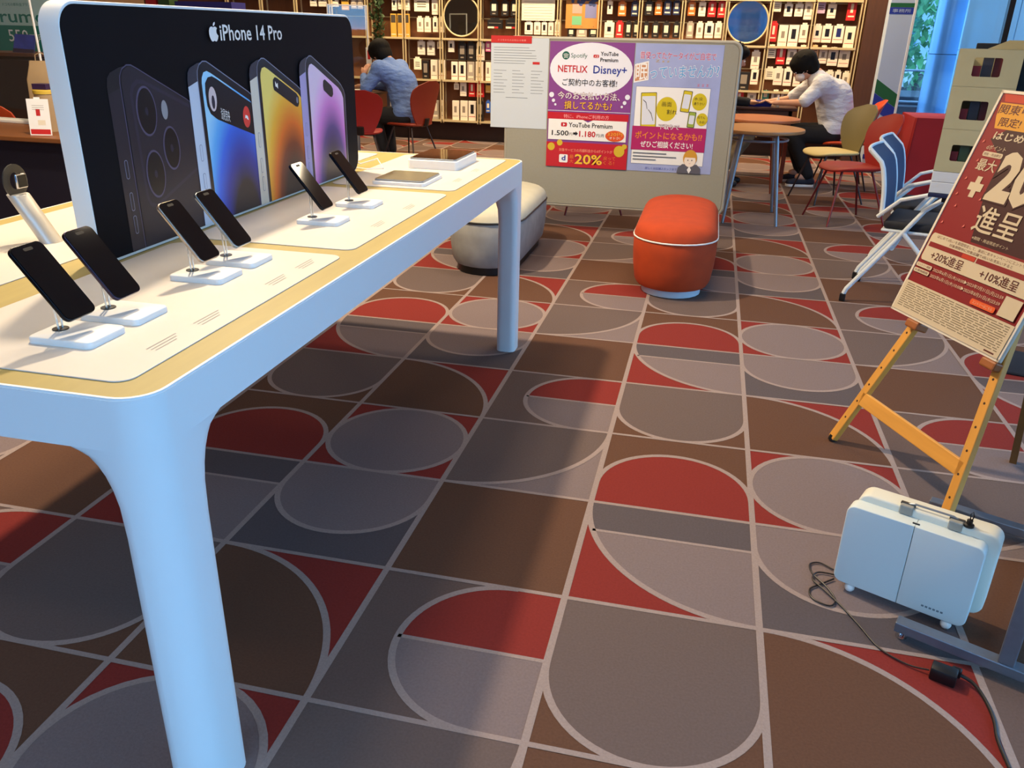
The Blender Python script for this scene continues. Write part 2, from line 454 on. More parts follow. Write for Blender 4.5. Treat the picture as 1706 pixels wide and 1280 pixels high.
# printed white mats lying on the table
mat_m = M('display_mat', (206, 198, 187), 0.45, noise=0.01)
ink = M('grey_print', (150, 147, 142), 0.6)
def display_mat(x0, y0, x1, y1, label, fr=(0.08, .25)):
    o = G().prism(rrect(x0, y0, x1, y1, .03, 6), TZ, TZ + .002, .001).build('display_mat', mat_m)
    tag(o, label, 'mat', 'white display mats')
    return o
m1 = display_mat(-1.31, 1.005, -.845, 1.83, 'white rounded display mat on near end of the table, under four phones')
m2 = display_mat(-1.31, 1.885, -.845, 2.70, 'white rounded display mat in the middle of the table, under two phones')
m3 = display_mat(-1.31, 2.76, -.845, 3.56, 'white rounded display mat at far end of the table, under two tablets')
m4 = display_mat(-1.86, 1.02, -1.43, 2.20, 'pale display mat behind the black sign, under the silver cylinders')
m5 = display_mat(-1.86, 2.26, -1.43, 3.54, 'far pale display mat behind the black sign')
for m, ys in ((m1, (1.15, 1.29, 1.56, 1.70)), (m2, (2.16, 2.42)), (m3, (2.95, 3.2))):
    g = G()
    for y in ys:
        for k in range(3):
            g.rect(-.905 + k * .009, y - .01, -.9025 + k * .009, y + .075 - .012 * k, TZ + .0025)
    tag(g.build('caption_print', ink, m), kind='stuff')

# ------------------------------------------------------------------ phones on stands
def phone(y0, label, rim, screen_glow=False, tilt=38, xb=-1.035, zb=.905):
    """stand top-level; phone itself stays its own thing"""
    cx = -1.055
    st = thing('phone_stand', 'white plate stand with thin clear posts ' + label, 'stand', at(cx, y0, TZ + .002), 'phone stands')
    G().prism(rrect(-.064, -.05, .064, .05, .012, 4), 0, .012, .004).build('base_plate', white_pl, st, smooth=True)
    cl = M('clear_post', (225, 222, 212), 0.12, 0.6)
    # posts to the phone back
    u = Vector((-sin(rad(tilt)), 0, cos(rad(tilt)))); nrm = Vector((cos(rad(tilt)), 0, sin(rad(tilt))))
    B = Vector((xb - cx, 0, zb - TZ - .002))
    back = B + u * .078 - nrm * .0095
    for dy in (-.008, .008):
        G().cyl((-.034, dy * .6, .011), (back.x, dy, back.z), .0020, seg=6).build('post', cl, st)
    G().lathe([(.014, .012), (.014, .0135), (.003, .014)], 16, Matrix.Translation((-.034, 0, 0))).build('cable_ring', black_pl, st)
    T = frame((xb, y0, zb), (0, 1, 0), u)          # local x along the table, y up the screen, z out of the screen
    p = thing('smartphone', 'smartphone with black screen tilted ' + label, 'phone', T, 'smartphones on the display table')
    G().prism(rrect(-.037, 0, .037, .152, .012, 6), -.0085, -.0005, .0012, bb=.0012).build('body', rim, p, smooth=True)
    G().prism(rrect(-.0352, .0018, .0352, .1502, .0105, 6), -.0006, .0006).build('screen', black_gloss, p)
    G().prism(rrect(-.0105, .1385, .0105, .1445, .0029, 4), .0006, .0008).build('camera_cutout', print_black, p)
    return p
rim_b = M('phone_rim_black', (38, 38, 42), 0.25, 0.9); rim_g = M('phone_rim_gold', (205, 190, 172), 0.22, 0.9); rim_s = M('phone_rim_silver', (170, 178, 180), 0.22, 0.9); rim_v = M('phone_rim_violet', (74, 66, 84), 0.22, 0.9)
phone(1.160, 'nearest the table corner', rim_b)
phone(1.287, 'second from the near table corner', rim_v)
phone(1.567, 'with gold rim before the dark purple printed phone', rim_g)
phone(1.705, 'with silver rim before the blue printed phone', rim_s)
phone(2.165, 'before the orange printed phone', rim_b)
phone(2.426, 'before the pink printed phone, farthest from camera', rim_b)
# tablets at the far end
def tablet(x, y, w, d, h, label, sc):
    t = thing('tablet_display', label, 'tablet', at(x, y, TZ + .002), 'tablets on the far mat')
    G().prism(rrect(-w / 2, -d / 2, w / 2, d / 2, .014, 5), 0, h, .004).build('plinth', white_pl, t, smooth=True)
    G().prism(rrect(-w / 2 + .008, -d / 2 + .008, w / 2 - .008, d / 2 - .008, .01, 5), h, h + .006, .001).build('tablet_body', alu, t)
    G().prism(rrect(-w / 2 + .01, -d / 2 + .01, w / 2 - .01, d / 2 - .01, .009, 5), h + .006, h + .0072).build('screen', sc, t)
tablet(-1.065, 3.335, .21, .30, .035, 'black glossy tablet on a thick white block at far table end', black_gloss)
tablet(-1.065, 2.905, .20, .22, .012, 'tablet with painted grey reflection lying on a low white tray', M('screen_grey_reflection', (120, 122, 104), 0.12))  # greenish grey reflection is put into the screen colour

# ------------------------------------------------------------------ printed sign panel on the table
SX = -1.326
sign = thing('sign_panel', 'large black sign board with four printed phones standing on the table', 'sign', frame((SX, 0, 0), (0, 1, 0), (0, 0, 1)))
so = rrect(1.575, TZ + .0005, 3.067, 1.419, .055, 10)
G().prism(so, -.052, -.002, .002, bb=.002).build('board', M('sign_edge_white', (238, 237, 232), 0.5), sign, smooth=True)
G().prism(rrect(1.5775, TZ + .008, 3.0645, 1.4125, .052, 10), -.003, 0.0).build('printed_face', M('sign_black', (20, 19, 23), 0.55, spec=.06), sign)
LZ = [0.0005]
def sp(poly, mat, name='print'):
    LZ[0] += .00009
    return G().poly(dedupe(poly), LZ[0]).build(name, mat, sign)
SB = TZ + .009
silver = M('print_silver', (196, 206, 222), 0.35); steelc = M('print_pale_gold', (214, 208, 192), 0.35); lilac = M('print_lilac', (168, 158, 206), 0.35)
dark_edge = M('print_dark_edge', (46, 46, 58), 0.35); rimc = M('print_rim', (128, 134, 158), 0.35); bodyk = M('print_bezel', (10, 12, 18), 0.3)
def outline(y0, e=0.0):
    return [(y0 + .298 + e, SB), (y0 + .298 + e, 1.150), (y0 + .289 + e, 1.168), (y0 + .27, 1.185 + e), (y0 + .245, 1.199 + e), (y0 + .062, 1.280 + e), (y0 + .046, 1.2865 + e), (y0 + .030, 1.287 + e), (y0 + .012, 1.279 + e), (y0 + .003 - e, 1.266), (y0 - e, 1.250), (y0 - e, SB)]
def printed_phone(y0, side, screen, rim=rimc, sidedark=dark_edge):
    sp([(y0 + .01, SB), (y0 + .02, 1.286), (y0 + .003, 1.284), (y0 - .03, 1.274), (y0 - .042, 1.263), (y0 - .047, 1.245), (y0 - .050, SB)], side, 'print_side')
    sp([(y0 + .01, 1.24), (y0 + .02, 1.286), (y0 + .003, 1.284), (y0 - .03, 1.274), (y0 - .042, 1.263), (y0 - .047, 1.245), (y0 - .0475, 1.228), (y0 - .004, 1.240)], sidedark, 'print_side_band')
    sp(outline(y0, .003), rim, 'print_rim')
    sp(outline(y0), bodyk, 'print_bezel')
    if screen:
        sp([(y0 + .283, SB), (y0 + .283, 1.140), (y0 + .270, 1.160), (y0 + .245, 1.178), (y0 + .062, 1.258), (y0 + .044, 1.264), (y0 + .028, 1.261), (y0 + .018, 1.248), (y0 + .015, 1.235), (y0 + .015, SB)], screen, 'print_screen')
    for zz in (1.06, .985, .93):
        sp(rrect(y0 - .031, zz - .022, y0 - .019, zz + .022, .005, 3), rimc, 'print_button')
        sp(rrect(y0 - .0295, zz - .0205, y0 - .0205, zz + .0205, .004, 3), side, 'print_button_face')
# dark purple back view
pur_d = M('print_deep_purple', (44, 38, 54), 0.35); pur_l = M('print_purple_rim', (84, 76, 100), 0.35); pur_m = M('print_purple_back', (34, 28, 38), 0.35); lensk = M('print_lens', (12, 11, 15), 0.3)
printed_phone(1.734, pur_m, None, pur_l, M('print_side_black', (18, 16, 22), 0.35))
sp(outline(1.734, -.002), pur_m, 'print_back')
sp([(1.764, .985), (1.760, 1.225), (1.770, 1.245), (1.790, 1.256), (1.815, 1.254), (1.99, 1.185), (1.99, 1.02), (1.80, .955), (1.775, .962)], pur_d, 'print_camera_bump')
sp([(1.772, .985), (1.769, 1.222), (1.778, 1.238), (1.795, 1.247), (1.815, 1.245), (1.99, 1.177), (1.99, 1.028), (1.80, .964), (1.78, .970)], pur_m, 'print_camera_bump_face')
for (yc, zc, rx, rz) in ((1.812, 1.183, .038, .058), (1.890, 1.088, .034, .054), (1.812, 1.035, .037, .058)):
    sp(circ(yc, zc, rx, 28, rz), pur_l, 'print_lens_ring'); sp(circ(yc + .001, zc, rx - .004, 28, rz - .005), lensk, 'print_lens_glass'); sp(circ(yc, zc, .006, 12, .010), pur_d, 'print_lens_core')
sp(circ(1.881, 1.181, .0125, 20, .023), M('print_flash', (150, 148, 152), 0.35), 'print_flash')
K = (14, 12, 20)
g2 = dome_gradient('print_blue_screen', 2.22, .80, .22, .46, [(0.0, K), (.34, (22, 20, 34)), (.52, (38, 54, 150)), (.70, (46, 104, 220)), (.86, (92, 176, 240)), (1.0, (160, 216, 248))])
g3 = dome_gradient('print_orange_screen', 2.53, .80, .22, .46, [(0.0, K), (.34, (40, 26, 24)), (.50, (120, 50, 20)), (.64, (226, 110, 28)), (.82, (240, 178, 50)), (1.0, (240, 216, 110))])
g4 = dome_gradient('print_pink_screen', 2.83, .80, .20, .46, [(0.0, K), (.36, (46, 38, 48)), (.55, (92, 70, 128)), (.72, (204, 124, 200)), (.88, (226, 176, 226)), (1.0, (222, 200, 226))])
printed_phone(2.040, silver, g2)
sp([(2.298, 1.078), (2.298, 1.168), (2.245, 1.190), (2.125, 1.243), (2.105, 1.250), (2.085, 1.248), (2.070, 1.234), (2.066, 1.21), (2.068, 1.176), (2.080, 1.155), (2.11, 1.138)], bodyk, 'print_pill')
sp(circ(2.097, 1.192, .019, 20, .032), M('print_portrait', (214, 196, 196), 0.4), 'print_portrait'); sp(circ(2.098, 1.184, .008, 12, .018), pur_d, 'print_portrait_hair')
text(sign, '浅見奈央', 2.128, 1.137, 2.172, 1.168, print_white, LZ[0] + .0004, slant=0, rise=-.012)
sp(circ(2.262, 1.132, .020, 20, .030), M('print_call_red', (226, 58, 48), 0.4), 'print_call_button'); sp([(2.252, 1.128), (2.256, 1.138), (2.268, 1.134), (2.272, 1.122), (2.266, 1.124), (2.258, 1.130)], print_white, 'print_handset')
printed_phone(2.346, steelc, g3)
sp([(2.436, 1.196), (2.432, 1.208), (2.434, 1.226), (2.446, 1.233), (2.46, 1.230), (2.58, 1.178), (2.594, 1.166), (2.594, 1.145), (2.585, 1.136), (2.57, 1.138)], bodyk, 'print_pill')
sp([(2.446, 1.206), (2.446, 1.222), (2.454, 1.212), (2.462, 1.216), (2.462, 1.198), (2.454, 1.204)], print_white, 'print_pill_icon'); sp(circ(2.582, 1.157, .006, 12, .010), rimc, 'print_pill_dot')
printed_phone(2.658, lilac, g4)
sp([(2.783, 1.176), (2.779, 1.19), (2.783, 1.207), (2.796, 1.211), (2.846, 1.188), (2.857, 1.176), (2.857, 1.158), (2.846, 1.149), (2.83, 1.152)], bodyk, 'print_pill')
text(sign, 'iPhone 14 Pro', 2.164, 1.338, 2.512, 1.379, print_white, LZ[0] + .0006, bold=.012)
ap = [(.50, .76), (.60, .80), (.72, .80), (.86, .72), (.80, .66), (.76, .57), (.77, .46), (.83, .37), (.92, .32), (.86, .18), (.76, .05), (.68, 0), (.60, .01), (.50, .05), (.40, .01), (.32, 0), (.22, .06), (.12, .22), (.08, .40), (.09, .58), (.17, .73), (.29, .80), (.40, .80)]
sp([(2.108 + .052 * x, 1.336 + .046 * y) for x, y in ap][::-1], print_white, 'print_logo')
sp([(2.108 + .052 * x, 1.336 + .046 * y) for x, y in [(.50, .83), (.62, .86), (.70, .96), (.70, 1.06), (.58, 1.02), (.50, .92)]], print_white, 'print_logo_leaf')

# watch stands behind the sign: leaning silver cylinders
def watch_stand(x, y, label):
    T = at(x, y, TZ + .002)
    t = thing('watch_stand', label, 'stand', T, 'silver watch stands')
    d = Vector((-.072, 0, .115)); S = M('silver_satin', (206, 204, 196), 0.35, 0.45)
    rings = []
    for k in range(3):
        p = d * (k / 2); rings.append([(p.x + .026 * cos(a), p.y + .026 * sin(a), p.z) for a in [2 * pi * i / 20 for i in range(20)]])
    rings.append([(d.x + .023 * cos(a), d.y + .023 * sin(a), d.z + .002) for a in [2 * pi * i / 20 for i in range(20)]])
    G().loft(rings).build('cylinder', S, t, smooth=True)
    return d
d = watch_stand(-1.60, 1.735, 'silver leaning cylinder stand carrying a dark watch, left of the black sign')
w = thing('smart_watch', 'dark wrist watch with looped band on the silver cylinder', 'watch', at(-1.60 + d.x, 1.735 + d.y, TZ + .002 + d.z))
ringp = [(.0, .028 * cos(a), .033 + .031 * sin(a)) for a in [2 * pi * k / 20 for k in range(20)]]
G().tube(ringp, .0035, 6, closed=True, flat=3.4).build('band', M('watch_band', (52, 50, 46), 0.5), w, smooth=True)
G().rbox(.012, -.017, .016, .022, .017, .052, .004).build('case', chrome, w, smooth=True)
G().rbox(.0215, -.014, .019, .0235, .014, .049, .001).build('watch_face', black_gloss, w)
watch_stand(-1.60, 1.50, 'silver leaning cylinder stand cut by the left edge of the picture')
# white cable behind the sign
tag(G().tube([(-1.37, 3.085, TZ + .07), (-1.40, 3.10, TZ + .05), (-1.36, 3.16, TZ + .012), (-1.29, 3.17, TZ + .035), (-1.25, 3.13, TZ + .006), (-1.30, 3.085, TZ + .006), (-1.38, 3.12, TZ + .004)], .003, 6).build('charging_cable', white_pl, smooth=True), 'white charging cable looping at far end of the black sign', 'cable')

# ------------------------------------------------------------------ ottomans
def stadium(w, l, n=12):
    r = w / 2; h = l / 2 - r
    return arc(0, h, r, 0, 180, n) + arc(0, -h, r, 180, 360, n)
def ottoman(x, y, label, m_side, m_top, m_pipe, m_base, base_scale=.72, w=.47, l=1.16):
    t = thing('ottoman', label, 'ottoman', at(x, y))
    def ring(k, z): return [(a * (1 - k / (w / 2)), b * (1 - k / (l / 2)), z) for a, b in stadium(w, l)]
    def ring2(d, z): return [(a, b, z) for a, b in stadium(w - 2 * d, l - 2 * d)]
    G().loft([ring2(w * (1 - base_scale) / 2 + .01, 0), ring2(w * (1 - base_scale) / 2, .005), ring2(w * (1 - base_scale) / 2, .05)]).build('base', m_base, t, smooth=True)
    G().loft([ring2(.055, .045), ring2(.035, .052), ring2(.018, .08), ring2(.006, .16), ring2(0, .24), ring2(0.0, .318), ring2(.004, .325)]).build('body', m_side, t, smooth=True)
    G().loft([ring2(.006, .325), ring2(.0, .335), ring2(.006, .36), ring2(.022, .385), ring2(.05, .402), ring2(.09, .413), ring2(.15, .419), ring2(.2, .421)]).build('cushion', m_top, t, smooth=True)
    G().tube([(a, b, .327) for a, b in stadium(w + .002, l + .002)], .0045, 6, closed=True).build('piping', m_pipe, t, smooth=True)
    return t
velvet_o = M('orange_velvet', (172, 56, 3), 0.85, noise=0.10, scale=14, bump=0.05)
ottoman(-.122, 5.05, 'orange velvet ottoman bench with white piping before the poster partition', velvet_o, velvet_o, white_pl, M('pale_base', (196, 204, 212), 0.45))
velvet_g = M('grey_velvet', (150, 150, 146), 0.85, noise=0.14, scale=12, bump=0.05)
ottoman(-1.27, 5.20, 'grey velvet ottoman bench with black piping behind the display table', velvet_g, M('cream_velvet', (196, 190, 166), 0.85, noise=0.06, scale=12), black_pl, black_pl, .80, .47, 1.14)

# ------------------------------------------------------------------ poster partition
PY = 6.0
part = thing('partition_screen', 'cream freestanding partition board with rounded corners carrying posters', 'partition', frame((0, PY, 0), (1, 0, 0), (0, 0, 1)))
cream = M('partition_cream', (150, 146, 130), 0.75, noise=0.03, scale=80)
pb = rrect(-1.44, .205, .146, 1.336, .055, 8)
G().prism(rrect(-1.43, .215, .136, 1.326, .05, 8), -.03, 0).build('board', cream, part, smooth=True)
G().tube([(x, y, -.015) for x, y in pb], .013, 8, closed=True).build('edge_trim', M('trim_beige', (164, 158, 142), 0.45), part, smooth=True)
for x in (-1.22, -.09):
    G().rbox(x - .02, 0.0, -.24, x + .02, .03, .20, .008).build('foot', alu, part)
    G().cyl((x, .02, -.015), (x, .23, -.015), .014, seg=10).build('foot_post', alu, part)
def poster(name, x0, y0, w, h, label, mat, T0, cat='poster', depth=.0015):
    p = thing(name, label, cat, T0 @ Matrix.Translation((x0, y0, .001)))
    G().rect(0, 0, w, h, 0).build('sheet_back', print_white, p)
    g = G().box(0, 0, 0, w, h, depth); g.build('sheet', mat, p)
    return p
TP = frame((0, PY, 0), (1, 0, 0), (0, 0, 1))
# --- notice with fine print and a red tab
no = poster('paper_notice', -1.553, .735, .412, .60, 'white paper notice with fine print and red header on the partition', M('paper_blue_white', (196, 204, 210), 0.6), TP, 'notice')
G().box(0.0, .565, .0015, .29, .612, .004).build('red_tab', M('tab_red', (190, 36, 34), 0.5), no)
text(no, 'ドコモからのお知らせ重要', .05, .578, .25, .590, M('tab_pink', (236, 150, 140), 0.5), .0045)
g = G(); random.seed(3)
for r in range(7): g.rect(.02, .535 - r * .017, .02 + random.uniform(.22, .36), .5375 - r * .017, .002)
for cidx in range(3):
    for r in range(8): g.rect(.02 + cidx * .135, .385 - r * .021, .02 + cidx * .135 + random.uniform(.05, .10), .3875 - r * .021, .002)
g.rect(.11, .205, .27, .208, .002)
tag(g.build('fine_print', M('fine_print', (96, 104, 112), 0.6), no), kind='stuff')
G().rect(.30, .43, .35, .447, .0022).build('red_mark', MATS['tab_red'], no)
# --- purple poster
def C_(n, rgb): return M('ink_' + n, rgb, 0.42)
W_, H_ = .583, .838
p1 = poster('poster', -1.133, .482, W_, H_, 'purple streaming services poster in the middle of the partition', C_('violet', (130, 66, 138)), TP)
lz = [.0018]
def pp(par, polys, mat, W=W_, H=H_, name='print'):
    lz[0] += .0001
    g = G(); g.poly(dedupe([(x * W, y * H) for x, y in polys]), lz[0]); return g.build(name, mat, par)
def pt(par, s, x0, y0, x1, y1, mat, out=None, W=W_, H=H_, bold=.0, rise=0., ob=.05):
    lz[0] += .0002
    if out: return otext(par, s, x0 * W, y0 * H, x1 * W, y1 * H, mat, out, lz[0] - .0001, bold, ob, rise=rise * H)
    return text(par, s, x0 * W, y0 * H, x1 * W, y1 * H, mat, lz[0], bold, rise=rise * H)
pw, pk = print_white, print_black
ired = C_('red', (188, 26, 40)); iyel = C_('yellow', (240, 190, 50)); igrn = C_('green', (26, 92, 78)); iblu = C_('blue', (34, 54, 150)); iplum = C_('plum', (120, 24, 66))
pp(p1, circ(.5, .79, .492, 40, .205), C_('pale', (226, 228, 238)))
pp(p1, circ(.195, .893, .045, 24, .032), igrn); 
for k in range(3): pp(p1, [(.165 + .004 * k, .902 - k * .012), (.195, .908 - k * .012), (.227 - .004 * k, .900 - k * .012), (.226 - .004 * k, .896 - k * .012), (.195, .903 - k * .012), (.166 + .004 * k, .897 - k * .012)], pw)
pt(p1, 'Spotify', .255, .868, .45, .912, igrn)
pp(p1, rrect(.522, .880, .588, .905, .01), ired); pt(p1, '♪2', .535, .884, .578, .901, pw)
pt(p1, 'YouTube', .605, .898, .815, .928, pk, bold=.02); pt(p1, 'Premium', .605, .852, .815, .882, pk, bold=.02)
pt(p1, 'NETFLIX', .105, .765, .46, .818, ired, bold=.015); pt(p1, 'Disney+', .53, .742, .925, .822, iblu, bold=.01)
pt(p1, 'ご契約中のお客様!', .165, .660, .82, .716, pk, bold=.003)
pt(p1, '今のお支払い方法、', .115, .553, .865, .612, pw, iplum, bold=.004, ob=.03); pt(p1, '損してるかも?', .20, .475, .775, .540, iyel, iplum, bold=.004, ob=.03)
for (x, y, r) in ((.04, .585, .03), (.065, .54, .02), (.09, .508, .014), (.955, .585, .03), (.925, .54, .022), (.895, .508, .014)): pp(p1, circ(x, y, r, 16, r * .7), C_('pale', (226, 228, 238)))
pp(p1, [(.0, .458), (1, .458), (1, .462), (0, .462)], C_('pale', (226, 228, 238)))
pp(p1, [(.0, .39), (.985, .39), (.985, .448), (.0, .448)], ired); pt(p1, '特に、iPhoneご利用の方', .20, .402, .75, .434, C_('pink', (240, 170, 170)))
pp(p1, [(.015, .225), (.97, .225), (.97, .392), (.56, .392), (.50, .372), (.44, .392), (.015, .392)], pw)
pp(p1, rrect(.17, .332, .245, .366, .012), ired); pp(p1, [(.197, .338), (.197, .36), (.222, .349)][::1], pw); pt(p1, 'YouTube Premium', .265, .330, .80, .368, pk, bold=.02)
pt(p1, '1.500', .06, .258, .27, .300, pk, bold=.02); pt(p1, '円', .275, .262, .315, .284, pk); pp(p1, [(.325, .27), (.355, .27), (.355, .26), (.385, .279), (.355, .298), (.355, .288), (.325, .288)], pk)
pt(p1, '1.180', .40, .255, .60, .303, ired, bold=.025); pt(p1, '円/月', .61, .258, .70, .284, pk)
pp(p1, circ(.835, .272, .115, 24, .045), C_('orange', (214, 84, 30))); pt(p1, '320円', .745, .272, .925, .302, iyel, ired); pt(p1, 'オトク!', .77, .246, .90, .266, pw)
pp(p1, [(0, 0), (1, 0), (1, .205), (0, .205)], ired)
pt(p1, '対象サービスの月額料金からdポイントが', .16, .128, .82, .155, C_('peach', (236, 160, 130))); 
pt(p1, '20%', .36, .028, .70, .112, iyel, iplum, bold=.02); pp(p1, rrect(.165, .036, .272, .104, .012), pw); pt(p1, 'd', .195, .052, .245, .096, iblu, bold=.03)
pt(p1, '最', .295, .072, .345, .104, C_('orange2', (226, 120, 50))); pt(p1, '大', .295, .034, .345, .066, C_('orange2', (226, 120, 50))); pt(p1, '戻って', .715, .072, .86, .104, C_('orange2', (226, 120, 50))); pt(p1, 'くる!', .715, .034, .85, .066, C_('orange2', (226, 120, 50)))
for (x, y, r) in ((.06, .165, .045), (.165, .20, .035), (.90, .15, .065), (.96, .19, .03)): pp(p1, circ(x, y, r, 18, r * .72), C_('coin', (206, 176, 44)))
# --- pale blue poster
p2 = poster('poster', -.545, .482, W_, H_, 'pale blue poster about old phones at the right of the partition', M('ink_sky', (158, 168, 210), 0.42, noise=0.10, scale=6), TP)
lz[0] = .0018
ipink = C_('crimson', (196, 40, 92)); 
pt(p2, '昔使ってたケータイがご自宅で', .06, .885, .92, .94, ipink, pw, bold=.002, ob=.018)
pp(p2, [(.005, .70), (.175, .725), (.165, .87), (-.0 + .003, .84)], pw); pp(p2, [(.018, .712), (.16, .733), (.152, .856), (.014, .83)], C_('tan', (196, 140, 100)))
pt(p2, '眠', .022, .722, .155, .85, pw, bold=.01)
pt(p2, 'っていませんか?', .19, .735, .97, .825, C_('cyan', (96, 160, 214)), pw, bold=.012, rise=.03, ob=.03)
pt(p2, 'Z z z', .24, .862, .40, .880, C_('gold', (200, 170, 90))); pt(p2, 'z z z', .74, .688, .87, .706, C_('rose', (214, 130, 150)))
pp(p2, [(.04, .06), (.90, .06), (.90, .675), (.04, .675)], C_('navy_line', (60, 70, 130))); pp(p2, [(.043, .062), (.897, .062), (.897, .673), (.043, .673)], pw)
iy2 = C_('mustard', (206, 186, 26)); igr = C_('lime', (150, 170, 60))
def pphone(x, y, w, h, col, tilt):
    T = Matrix.Translation((x * W_, y * H_, 0)) @ Matrix.Rotation(rad(tilt), 4, 'Z')
    for k, (e, mm) in enumerate(((0, C_('dark', (70, 66, 50))), (.004, col), (.012, C_('screen', (214, 218, 228))))):
        lz[0] += .0001
        ex = e if e < .01 else .008; ey = e if e < .01 else .024
        G().poly(rrect(-w / 2 + ex, -h / 2 + ey, w / 2 - ex, h / 2 - ey, .006), lz[0], T).build('printed_phone', mm, p2)
pp(p2, circ(.415, .505, .12, 30, .095), iy2); pphone(.205, .49, .108, .235, iy2, 3); pt(p2, '画面', .355, .525, .47, .560, pk); pt(p2, '割れ', .42, .465, .54, .503, pk)
pp(p2, [(.13, .575), (.17, .555), (.19, .50), (.185, .50), (.165, .55), (.13, .570)], pk); pp(p2, [(.20, .50), (.24, .47), (.27, .41), (.265, .41), (.235, .465), (.20, .495)], pk)
pp(p2, circ(.785, .57, .085, 26, .066), iy2); pphone(.635, .57, .062, .14, iy2, -6); pt(p2, '水没', .72, .582, .82, .606, pk); pt(p2, '通りかい', .72, .545, .85, .568, pk)
pp(p2, circ(.835, .435, .065, 24, .05), iy2); pphone(.715, .43, .05, .105, igr, -4); pt(p2, '充でん', .78, .44, .87, .462, pk); pt(p2, 'わるい', .81, .405, .89, .425, pk)
pp(p2, [(.03, .175), (.90, .175), (.90, .365), (.03, .365)], C_('magenta', (172, 34, 96)))
pt(p2, '下取りで', .34, .345, .585, .385, pw, iplum, bold=.01); pt(p2, 'ポイントになるかも!?', .07, .265, .86, .325, C_('amber', (224, 130, 40)), bold=.02); pt(p2, 'ぜひご相談ください!', .14, .195, .76, .25, pw, bold=.015)
lz[0] += .0002
g = G()
for k, L in enumerate((.40, .52, .28)): g.rect(.06 * W_, (.145 - .026 * k) * H_, (.06 + L) * W_, (.153 - .026 * k) * H_, lz[0])
tag(g.build('fine_print', MATS['fine_print'], p2), kind='stuff')
pt(p2, '詳しくは店舗スタッフまで', .22, .018, .60, .038, iblu)
# drawn cartoon clerk with light brown hair: plain generic figure
pp(p2, [(.60, 0), (.88, 0), (.875, .045), (.83, .075), (.66, .075), (.61, .045)], C_('suit', (92, 92, 100)))
pp(p2, circ(.745, .125, .082, 26, .068), C_('hair', (206, 150, 50))); pp(p2, circ(.745, .105, .068, 24, .052), C_('face', (240, 224, 206)))
pp(p2, [(.675, .13), (.815, .13), (.80, .165), (.745, .18), (.69, .165)], C_('hair', (206, 150, 50)))
for x in (.722, .768): pp(p2, circ(x, .108, .006, 10, .006), pk)
pp(p2, [(.73, .085), (.745, .079), (.762, .085), (.745, .082)][::-1], ired); pp(p2, [(.72, .03), (.745, .06), (.77, .03), (.745, .0)], pw)

# ------------------------------------------------------------------ shelving wall
shelf = thing('wall_shelving', 'full width product shelving with cream metal frames on brown panels', 'shelving', at(0, 11.0))
cream_f = M('cream_frame', (206, 188, 146), 0.4, 0.2)
back_m = M('shelf_back_panel', (108, 64, 34), 0.7, noise=0.15, scale=5, stretch=(5, 5, .6))
G().box(-6.62, .10, .20, 1.62, .245, 2.45).build('back_panel', back_m, shelf)
G().box(-6.62, .06, 0, 1.62, .24, .225).build('plinth', M('plinth_brown', (46, 22, 14), 0.6, noise=0.1), shelf)
G().box(-6.62, -.12, 2.30, 1.62, .10, 2.45).build('canopy', back_m, shelf)
G().box(1.60, -.14, 0, 1.885, .245, 2.5).build('end_panel', brown_wood, shelf)
posts = [-6.5, -6.0, -5.5, -5.0, -4.50, -3.995, -3.49, -2.982, -2.49, -1.966, -1.457, -.966, -.456, .05, .553, 1.039, 1.56]
pm = None
for x in posts:
    for dx in (-.017, .017):
        if pm is None: pm = G().box(-.006, -.012, .23, .006, .012, 2.3).mesh('post', cream_f)
        link('post', pm, shelf, Matrix.Translation((x + dx, -.085, 0)))
    link('rear_post', pm, shelf, Matrix.Translation((x, .088, 0)))
sm = {}
for i in range(len(posts) - 1):
    w = round(posts[i + 1] - posts[i] - .02, 3)
    for z in (.262, .765, 1.268, 1.771, 2.27):
        if z in (.765, 1.268) and posts[i] < -5.2: continue
        if (w, z) not in sm:
            sm[(w, z)] = G().box(-w / 2, -.10, -.007, w / 2, .095, .003).box(-w / 2, -.104, -.016, w / 2, -.096, .008).mesh('shelf_board', cream_f)
        link('shelf_board', sm[(w, z)], shelf, Matrix.Translation(((posts[i] + posts[i + 1]) / 2, 0, z)))
    for z in (1.745, 1.512, 1.245, 1.01):
        if z < 1.3 and not (-4.1 < posts[i] < -2.6 or posts[i] > 0): continue
        k = ('rail', w)
        if k not in sm: sm[k] = G().box(-w / 2, -.004, -.006, w / 2, .004, .006).mesh('peg_rail', cream_f)
        link('peg_rail', sm[k], shelf, Matrix.Translation(((posts[i] + posts[i + 1]) / 2, .094, z)))

